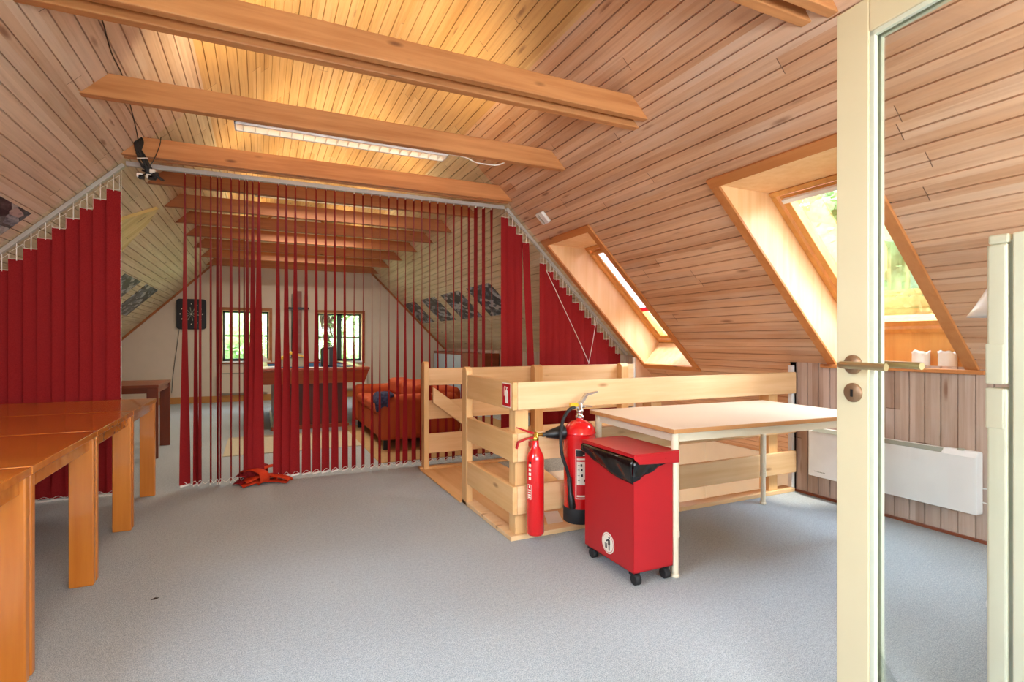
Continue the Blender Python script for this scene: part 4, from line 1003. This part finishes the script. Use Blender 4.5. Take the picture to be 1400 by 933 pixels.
# ------------------------------------------------------------------ smoke alarm, cables
def on_slope_r(x, y, h): return Matrix.Translation((x, y, SR - x)) @ Matrix(((0, -q, -q, 0), (1, 0, 0, 0), (0, q, -q, 0), (0, 0, 0, 1))) @ Matrix.Translation((0, 0, h))
sa = thing('smoke_alarm', 'white square smoke alarm on the right slope above the blinds', 'smoke alarm', (2.37, 4.34, 2.29))
mb = MB(); T_ = on_slope_r(2.37, 4.34, 0); mb.prism([(.062 * max(-1, min(1, 1.35*math.cos(a))), .062 * max(-1, min(1, 1.35*math.sin(a)))) for a in [2*math.pi*i/32 for i in range(32)]], lambda p, z: T_ @ Vector((p[0], p[1], z)), 0, .034); obj('housing', mb, 'white', sa, .008, 3)
mb = MB(); mb.box(.0, -.050, .036, .006, .050, .0385, T_); mb.box(.02, -.045, .034, .024, .045, .036, T_); obj('vent', mb, 'gasket', sa)
mb = MB(); mb.tube(smooth_path([(-.684, 2.80, 2.684), (-.687, 3.14, 2.678), (-.70, 3.30, 2.667), (-.71, 3.459, 2.654), (-.713, 3.69, 2.652), (-.74, 4.04, 2.624), (-.772, 4.40, 2.594), (-.79, 4.58, 2.57)]), .0035, 8)
tag(obj('cable', mb, 'black'), 'thin black cable running along the left ceiling slope', 'cable')
cb = thing('cable_bundle', 'tangled black cables and plugs tied over the beam at the left corner', 'cables', (-.76, 4.6, 2.45)); rnd = random.Random(9)
for k in range(12):
    j = lambda s=.02: rnd.uniform(-s * 1.8, s * 1.8)
    mb = MB(); mb.tube(smooth_path([(-.76 + j(.03), 4.70, 2.63 + j(.01)), (-.79 + j(), 4.625, 2.645 + j(.01)), (-.785 + j(.015), 4.60, 2.57), (-.775 + j(.015), 4.595, 2.48), (-.755 + j(.02), 4.60, 2.42 + j()), (-.73 + j(.03), 4.61, 2.36 + j(.02)), (-.71 + j(.04), 4.62, 2.34 + j(.02))]), .0065, 8); obj('cable', mb, 'black', cb)
mb = MB(); mb.tube(smooth_path([(-.66, 4.625, 2.63), (-.665, 4.60, 2.56), (-.70, 4.595, 2.45), (-.74, 4.60, 2.37)]), .003, 8); obj('thin_cable', mb, 'black', cb)
mb = MB(); mb.tube([(-.80, 4.59, 2.447), (-.735, 4.585, 2.455)], .004, 6); obj('white_tie', mb, 'bead', cb)
for k in range(7):
    x, z = -.735 + rnd.uniform(-.05, .06), 2.345 + rnd.uniform(-.03, .035); mb = MB(); mb.box(x - .018, 4.58, z - .014, x + .018, 4.615, z + .014); obj('plug', mb, 'bead' if k % 3 == 0 else 'black', cb, .003)
mb = MB(); mb.tube(smooth_path([(1.23, 3.77, 2.52), (1.36, 3.72, 2.50), (1.45, 3.715, 2.472), (1.55, 3.715, 2.470), (1.63, 3.715, 2.478), (1.70, 3.70, 2.51)]), .0045, 8)
tag(obj('cable', mb, 'bead'), 'short white cable sagging from the beam beside the ceiling lamp', 'cable')
mb = MB(); mb.add([(-.44, 2.80, .001), (-.42, 2.795, .001), (-.405, 2.81, .001), (-.425, 2.82, .001), (-.422, 2.808, .006)], [(0, 1, 4), (1, 2, 4), (2, 3, 4), (3, 0, 4), (3, 2, 1, 0)]); tag(obj('fluff', mb, 'black'), 'tiny dark speck of fluff lying on the grey carpet', 'fluff')

# ------------------------------------------------------------------ pictures on the slopes
def poster(name, side, y0, y1, xa, xb, seed, label, warm=0, grp=None):
    mb = MB(); K = SR if side > 0 else SL
    def P(x, y, h): return (x, y, K - x) if h == 0 else ((x - q*h, y, K - x - q*h) if side > 0 else None)
    vs = []
    for h in (.001, .005):
        for (x, y) in ((xa, y0), (xb, y0), (xb, y1), (xa, y1)):
            if side > 0: vs.append((x - q*h, y, SR - x - q*h))
            else: vs.append((x + q*h, y, x + SL - q*h))
    mb.add(vs, [(0, 1, 2, 3), (7, 6, 5, 4), (0, 4, 5, 1), (1, 5, 6, 2), (2, 6, 7, 3), (3, 7, 4, 0)])
    tag(obj(name, mb, collage('photo collage %d' % seed, seed * 1.7, warm, 1.0 if not warm else .8)), label, 'poster', grp)
poster('poster', -1, 3.72, 4.585, -1.387, -1.72, 3, 'photo collage poster with red tones on the near left slope', 1)
poster('poster', -1, 7.62, 8.53, -1.444, -1.85, 4, 'dark photo collage on the far left slope, nearer of the two', 0, 'collages on the far left slope')
poster('poster', -1, 8.92, 9.86, -1.444, -1.85, 5, 'dark photo collage on the far left slope, the farther one beside the gable', 0, 'collages on the far left slope')
lab = ['dark photo collage nearest to the camera on the far right slope', 'dark photo collage second from the camera on the far right slope', 'dark photo collage third from the camera on the far right slope', 'dark photo collage closest to the far gable on the right slope']
for k, (a, b) in enumerate(((6.55, 7.42), (7.75, 8.66), (9.0, 9.87), (10.3, 11.2))): poster('poster', 1, a, b, 2.743, 3.14, 6 + k, lab[k], 0, 'collages on the far right slope')
# thin yellow-board patch standing in for a dormer opening in the far left slope
mb = MB(); th = .03; pts2 = [(-.925, 6.2), (-1.12, 5.83), (-1.5, 5.25), (-1.5, 6.95), (-1.27, 6.6), (-1.04, 6.4)]
vs = [(x + q*h, y, x + SL - q*h) for h in (.001, th) for (x, y) in pts2]; n = len(pts2)
mb.add(vs, [list(range(n)), list(range(2*n - 1, n - 1, -1))] + [(i, n + i, n + (i+1) % n, (i+1) % n) for i in range(n)], False, [[(p[0] * 1.41, p[1]) for p in pts2], [(pts2[i][0] * 1.41, pts2[i][1]) for i in range(n - 1, -1, -1)]] + [[(0, 0)] * 4] * n)
st(obj('trim_5', mb, 'yellow'))

# ------------------------------------------------------------------ far room things
db = thing('dartboard', 'black square electronic dartboard with rounded corners on the far gable wall', 'dartboard', (-1.14, YF, 1.35))
mb = MB(); cx, cz, h = -1.14, 1.63, .235; rr = .05; pts = []
for (sx, sz, a0) in ((1, 1, 0), (-1, 1, 90), (-1, -1, 180), (1, -1, 270)):
    for i in range(6): a = math.radians(a0 + i * 18); pts.append((cx + sx * (h - rr) + rr * math.cos(a), cz + sz * (h + .04 - rr) + rr * math.sin(a)))
mb.prism(pts, lambda p, y: (p[0], y, p[1]), YF - .04, YF - .001); obj('cabinet', mb, 'black', db, .004)
mb = MB()
for i in range(20):
    a = 2 * math.pi * (i + .5) / 20; f = lambda p, y: (cx + p[0] * math.cos(a) - p[1] * math.sin(a), y, cz + p[0] * math.sin(a) + p[1] * math.cos(a))
    if i % 2: mb.prism([(.015, -.002), (.12, -.008), (.12, .008), (.015, .002)], f, YF - .046, YF - .040)
obj('scoring_field', mb, 'gasket', db)
mb = MB()
for i in range(12):
    a = 2 * math.pi * i / 12; x, z = cx + .175 * math.cos(a), cz + .185 * math.sin(a); mb.box(x - .008, YF - .045, z - .011, x + .008, YF - .040, z + .011)
mb.box(cx - .012, YF - .047, cz - .012, cx + .012, YF - .041, cz + .012); obj('number_ring', mb, 'offwhite', db)
mb = MB(); mb.tube(smooth_path([(-1.33, YF - .01, 1.38), (-1.36, YF - .01, 1.1), (-1.42, YF - .01, .6), (-1.45, YF - .01, .2)]), .004, 6); obj('cable', mb, 'black', db)
cr = thing('cue_rack', 'tall brown wooden cue rack with dark crossbar between the far windows', 'cue rack', (.6, YF, .8))
mb = MB(); mb.box(.60, YF - .03, .9, .73, YF - .001, 2.12); obj('back_board', mb, 'table_dk', cr, .003)
mb = MB(); mb.box(.46, YF - .07, 1.76, .86, YF - .03, 1.80); obj('crossbar', mb, 'black', cr, .003)
for x in (.55, .585, .78): mb = MB(); mb.tube([(x, YF - .055, .82), (x, YF - .055, 2.06)], [.014, .006], 10); obj('cue', mb, 'rail_z' if x > .7 else 'black', cr)
def panel_heater(x0, x1, z0, z1, label):
    t = thing('wall_heater', label, 'heater', ((x0 + x1) / 2, YF, z0))
    mb = MB(); mb.box(x0, YF - .09, z0, x1, YF - .001, z1); obj('panel', mb, 'wall', t, .006)
    mb = MB(); mb.box(x0 + .02, YF - .094, z1 - .035, x1 - .02, YF - .089, z1 - .015); obj('grille', mb, 'gasket', t)
    mb = MB(); mb.box(x0 - .001, YF - .08, z0 - .03, x0 + .06, YF - .02, z1 - .02); obj('end_box', mb, 'gasket', t)
panel_heater(-.72, .12, .17, .56, 'beige panel heater under the left far window')
panel_heater(1.10, 1.98, .17, .56, 'beige panel heater under the right far window')
# pool table
pt = thing('pool_table', 'brown pool table with flared skirt and dark pedestal in the far room', 'pool table', (.62, 8.4, 0))
x0, x1, y0, y1 = -.03, 1.29, 7.15, 9.45
mb = MB(); b = .05
vs = [(x0, y0, .765), (x1, y0, .765), (x1, y1, .765), (x0, y1, .765), (x0 + b, y0 + b, .60), (x1 - b, y0 + b, .60), (x1 - b, y1 - b, .60), (x0 + b, y1 - b, .60)]
mb.add(vs, [(3, 2, 1, 0)[::-1], (4, 5, 6, 7)[::-1], (0, 1, 5, 4)[::-1], (1, 2, 6, 5)[::-1], (2, 3, 7, 6)[::-1], (3, 0, 4, 7)[::-1]]); obj('skirt', mb, 'pool', pt, .006)
mb = MB(); r_ = .12
mb.box(x0 - .01, y0 - .01, .765, x1 + .01, y0 + r_, .80); mb.box(x0 - .01, y1 - r_, .765, x1 + .01, y1 + .01, .80); mb.box(x0 - .01, y0 + r_, .765, x0 + r_, y1 - r_, .80); mb.box(x1 - r_, y0 + r_, .765, x1 + .01, y1 - r_, .80)
obj('rail', mb, 'pool', pt, .008)
mb = MB(); mb.box(x0 + r_ - .03, y0 + r_ - .03, .762, x1 - r_ + .03, y1 - r_ + .03, .775); obj('cloth', mb, 'baize', pt)
mb = MB(); mb.box(.15, 7.42, .0, 1.04, 9.2, .60); obj('pedestal', mb, 'pool_dk', pt, .01)
mb = MB(); mb.box(.12, 7.39, .0, 1.07, 9.23, .05); obj('plinth', mb, 'pool', pt, .006)
# things on the pool table
t = thing('storage_box', 'beige box with folded yellow lid standing on the pool table', 'box', (.40, 8.2, .775))
mb = MB(); mb.prism([(.245, .776), (.56, .776), (.56, .90), (.245, .90)], lambda p, y: (p[0], y, p[1]), 8.1, 8.38); obj('body', mb, 'rug', t, .004)
mb = MB(); mb.prism([(.215, .885), (.40, .99), (.58, .915), (.58, .90), (.40, .955), (.245, .865)], lambda p, y: (p[0], y, p[1]), 8.08, 8.40); obj('lid', mb, 'yellowplastic', t, .003)
t = thing('black_bag', 'black upright bag with handles standing on the pool table before the right window', 'bag', (.87, 8.0, .775))
mb = MB(); mb.prism([(.775, .776), (.965, .776), (.975, 1.03), (.93, 1.06), (.80, 1.05), (.77, 1.02)], lambda p, y: (p[0], y, p[1]), 7.95, 8.09); obj('body', mb, 'black', t, .012)
mb = MB(); mb.tube(smooth_path([(.82, 8.02, 1.045), (.85, 8.02, 1.10), (.90, 8.02, 1.10), (.93, 8.02, 1.05)]), .007, 8); obj('handle', mb, 'rubber', t)
mb = MB(); mb.box(.862, 7.942, .80, .878, 7.95, 1.02); obj('trim_strip', mb, 'gasket', t)
for (xx, yy, rz, lb, mt) in ((.08, 7.62, 5, 'white sheet of paper at the left end of the pool table', 'white'), (.68, 7.7, -8, 'white folded sheet on the pool table between box and bag', 'white'), (1.09, 7.75, 12, 'pale sheet lying at the right side of the pool table', 'offwhite')):
    mb = MB(); Mx = Matrix.Translation((xx, yy, .8005 if xx < .1 or xx > 1.05 else .777)) @ Matrix.Rotation(math.radians(rz), 4, 'Z'); mb.box(-.11 if xx > .1 else -.09, -.15, 0, .11 if xx<.7 else .08, .15, .004, Mx); tag(obj('paper_sheet', mb, mt), lb, 'paper')
mb = MB(); mb.lathe([(.10, 0), (.10, .03), (.07, .07), (.02, .11)], (.02, YF + .04, W1[2]), 24); tag(obj('white_bowl', mb, 'white'), 'white dome shaped lamp or bowl on the left far window sill', 'bowl')
# sofa
sf = thing('sofa', 'orange upholstered sofa behind the blinds with dark cloth on its arm', 'sofa', (1.55, 6.2, 0))
def rbox(name, x0, y0, z0, x1, y1, z1, bv, mat='sofa'):
    mb = MB(); mb.box(x0, y0, z0, x1, y1, z1); o = obj(name, mb, mat, sf, bv, 5); return o
rbox('arm', 1.10, 5.55, .10, 1.98, 5.75, .57, .07); rbox('arm', 1.10, 7.10, .10, 1.98, 7.30, .57, .07)
rbox('base', 1.14, 5.74, .10, 1.98, 7.11, .36, .03); rbox('seat_cushion', 1.12, 5.755, .35, 1.78, 6.42, .47, .04); rbox('seat_cushion', 1.12, 6.43, .35, 1.78, 7.095, .47, .04)
rbox('backrest', 1.74, 5.70, .10, 2.06, 7.15, .62, .07); rbox('back_cushion', 1.52, 5.76, .46, 1.76, 6.42, .66, .06); rbox('back_cushion', 1.52, 6.43, .46, 1.76, 7.09, .66, .06)
for x in (1.18, 1.92):
    for y in (5.62, 7.22): rbox('foot', x - .025, y - .025, 0, x + .025, y + .025, .11, .004, 'black')
mb = MB(); vs = []; n, m = 16, 12; rnd = random.Random(2)
for i in range(n + 1):
    for j in range(m + 1):
        u, v = i / n, j / m; x = 1.05 + .20 * u; y = 5.50 + .30 * v
        z = .585 + .006 * math.sin(u * 15) * math.cos(v * 11)
        if x < 1.12: z -= (1.12 - x) ** 1.0 * 1.3; x = max(x, 1.075)
        if y < 5.57: z -= (5.57 - y) * (1.8 if u < .7 else .4); y = max(y, 5.535)
        vs.append((x, y, z))
mb.add(vs, [(i*(m+1)+j, (i+1)*(m+1)+j, (i+1)*(m+1)+j+1, i*(m+1)+j+1) for i in range(n) for j in range(m)], True)
o = obj('draped_cloth', mb, 'cloth'); md = o.modifiers.new('s', 'SOLIDIFY'); md.thickness = .012; md.offset = 1; tag(o, 'dark blue garment draped over the near arm of the orange sofa', 'garment')
mb = MB(); mb.box(-.34, 5.95, .0, 1.0, 7.06, .008); mb.box(.4, 5.0, .0, 3.0, 5.949, .008) if False else None
tag(obj('rug', mb, 'rug', bevel=.003), 'beige rug on the carpet behind the blinds near the sofa', 'rug')
mb = MB(); mb.box(1.002, 5.02, 0, 3.1, 7.4, .006); tag(obj('rug', mb, flat('rug with reflected tan', '#b49468', .9, .1, var=.08, scale=30)), 'mat under the orange sofa, reflected tan put into its colour', 'rug')  # the tan is reflected light put into the mat's colour
# low cupboard with glass-fronted doors at the right knee wall
cb2 = thing('low_cupboard', 'low brown cupboard with two pale blue doors under the far right slope', 'cupboard', (3.5, 9.6, 0))
mb = MB(); mb.box(3.36, 8.30, 0, 3.665, 11.1, .93); obj('carcass', mb, 'table_dk', cb2, .006)
M['paleblue'] = flat('pale blue panel', '#a9bcc6', .3, .5)
for a, b in ((9.35, 10.15), (10.2, 11.0)): mb = MB(); mb.box(3.345, a, .08, 3.36, b, .88); obj('door', mb, 'paleblue', cb2, .003)

# ------------------------------------------------------------------ outside: hillside and trees
mb = MB(); n = 40; vs = []
for i in range(n + 1):
    for j in range(n + 1):
        x = 5.2 + 26 * (i / n) ** 1.3; y = -14 + 46 * j / n
        vs.append((x, y, -2.0 + .42 * (x - 5.2) + .25 * math.sin(y * .7 + x) + .2 * math.sin(x * 1.7)))
mb.add(vs, [(i*(n+1)+j, (i+1)*(n+1)+j, (i+1)*(n+1)+j+1, i*(n+1)+j+1) for i in range(n) for j in range(n)], True)
st(obj('ground_hillside', mb, 'grass'))
mb = MB(); vs = []
for i in range(n + 1):
    for j in range(n + 1):
        x = -16 + 36 * i / n; y = 12.5 + 20 * j / n; vs.append((x, y, -2.0 + .30 * (y - 12.5) + .25 * math.sin(x * .8) + .15 * math.sin(y * 1.3)))
mb.add(vs, [(i*(n+1)+j, (i+1)*(n+1)+j, (i+1)*(n+1)+j+1, i*(n+1)+j+1) for i in range(n) for j in range(n)], True)
st(obj('ground_slope', mb, 'grass'))
def shrub(c, r, mat, label, seed, nleaf=2600, grp='trees and bushes outside'):
    rnd = random.Random(seed); t = thing('bush', label, 'bush', (c[0], c[1], c[2] - r[2]), grp)
    mb = MB()
    blobs = [(Vector((rnd.gauss(0, .42), rnd.gauss(0, .42), rnd.gauss(0, .4))), rnd.uniform(.35, .6)) for _ in range(16)] + [(Vector((0, 0, 0)), .7)]
    for k in range(nleaf):
        bc, br = blobs[k % len(blobs)]; v = Vector((rnd.gauss(0, 1), rnd.gauss(0, 1), rnd.gauss(0, 1))).normalized() * br * (rnd.random() ** .25); p = bc + v
        P = Vector((c[0] + p.x * r[0], c[1] + p.y * r[1], c[2] + p.z * r[2])); s = rnd.uniform(.06, .13)
        a = Vector((rnd.gauss(0, 1), rnd.gauss(0, 1), rnd.gauss(0, 1))).normalized(); b = a.cross(Vector((rnd.gauss(0, 1), rnd.gauss(0, 1), rnd.gauss(0, 1)))).normalized()
        mb.add([P - a*s, P - b*s*.5, P + a*s, P + b*s*.5], [(0, 1, 2, 3)])
    for (bc, br) in blobs:
        m_ = Matrix.Translation((c[0] + bc.x * r[0], c[1] + bc.y * r[1], c[2] + bc.z * r[2])) @ Matrix.Diagonal((r[0] * br * .62, r[1] * br * .62, r[2] * br * .62, 1)).to_4x4()
        mb.lathe([(math.cos(a), math.sin(a)) for a in [-1.57 + 3.14 * i / 8 for i in range(9)]], (0, 0, 0), 12, m_)
    obj('foliage', mb, mat, t)
    mb = MB(); z0 = c[2] - r[2] - .6
    for k in range(5): mb.tube([(c[0], c[1], z0), (c[0] + rnd.uniform(-.3, .3) * r[0], c[1] + rnd.uniform(-.3, .3) * r[1], c[2]), (c[0] + rnd.uniform(-.6, .6) * r[0], c[1] + rnd.uniform(-.6, .6) * r[1], c[2] + .5 * r[2])], [.08, .05, .02], 6)
    obj('trunk', mb, 'bark', t)
for k, (x, y, z, rx, ry, rz, mt) in enumerate([(12.5, 3.2, 3.3, 2, 2, 1.9, 'leaf2'), (12.8, 6.4, 3.6, 2.2, 2, 2.1, 'leaf'), (13.5, 9.4, 3.6, 2.2, 2.3, 2.0, 'leaf2'), (11.5, .6, 3.0, 1.8, 1.8, 1.7, 'leaf'), (16.5, 4.8, 6.4, 2.6, 2.6, 2.4, 'leaf'), (17, 9.0, 6.6, 2.8, 2.8, 2.4, 'leaf2')]):
    shrub((x, y, z), (rx, ry, rz), mt, 'green leafy bush on the hillside outside the roof windows', 20 + k)
for k, (x, y, z, rx, ry, rz, mt) in enumerate([(-3.0, 18.5, 1.4, 2.4, 2, 2.0, 'leaf2'), (.3, 18.0, 1.0, 2.3, 2, 2.0, 'leaf'), (3.4, 18.4, 1.3, 2.4, 2, 2.1, 'leaf2'), (-1.3, 20.5, 3.6, 2.6, 2, 2.2, 'leaf'), (2.2, 20.5, 3.6, 2.6, 2, 2.2, 'leaf2'), (5.6, 20.2, 3.2, 2.6, 2, 2.2, 'leaf')]):
    shrub((x, y, z), (rx, ry, rz), mt, 'green leafy bush outside the far gable windows', 40 + k)
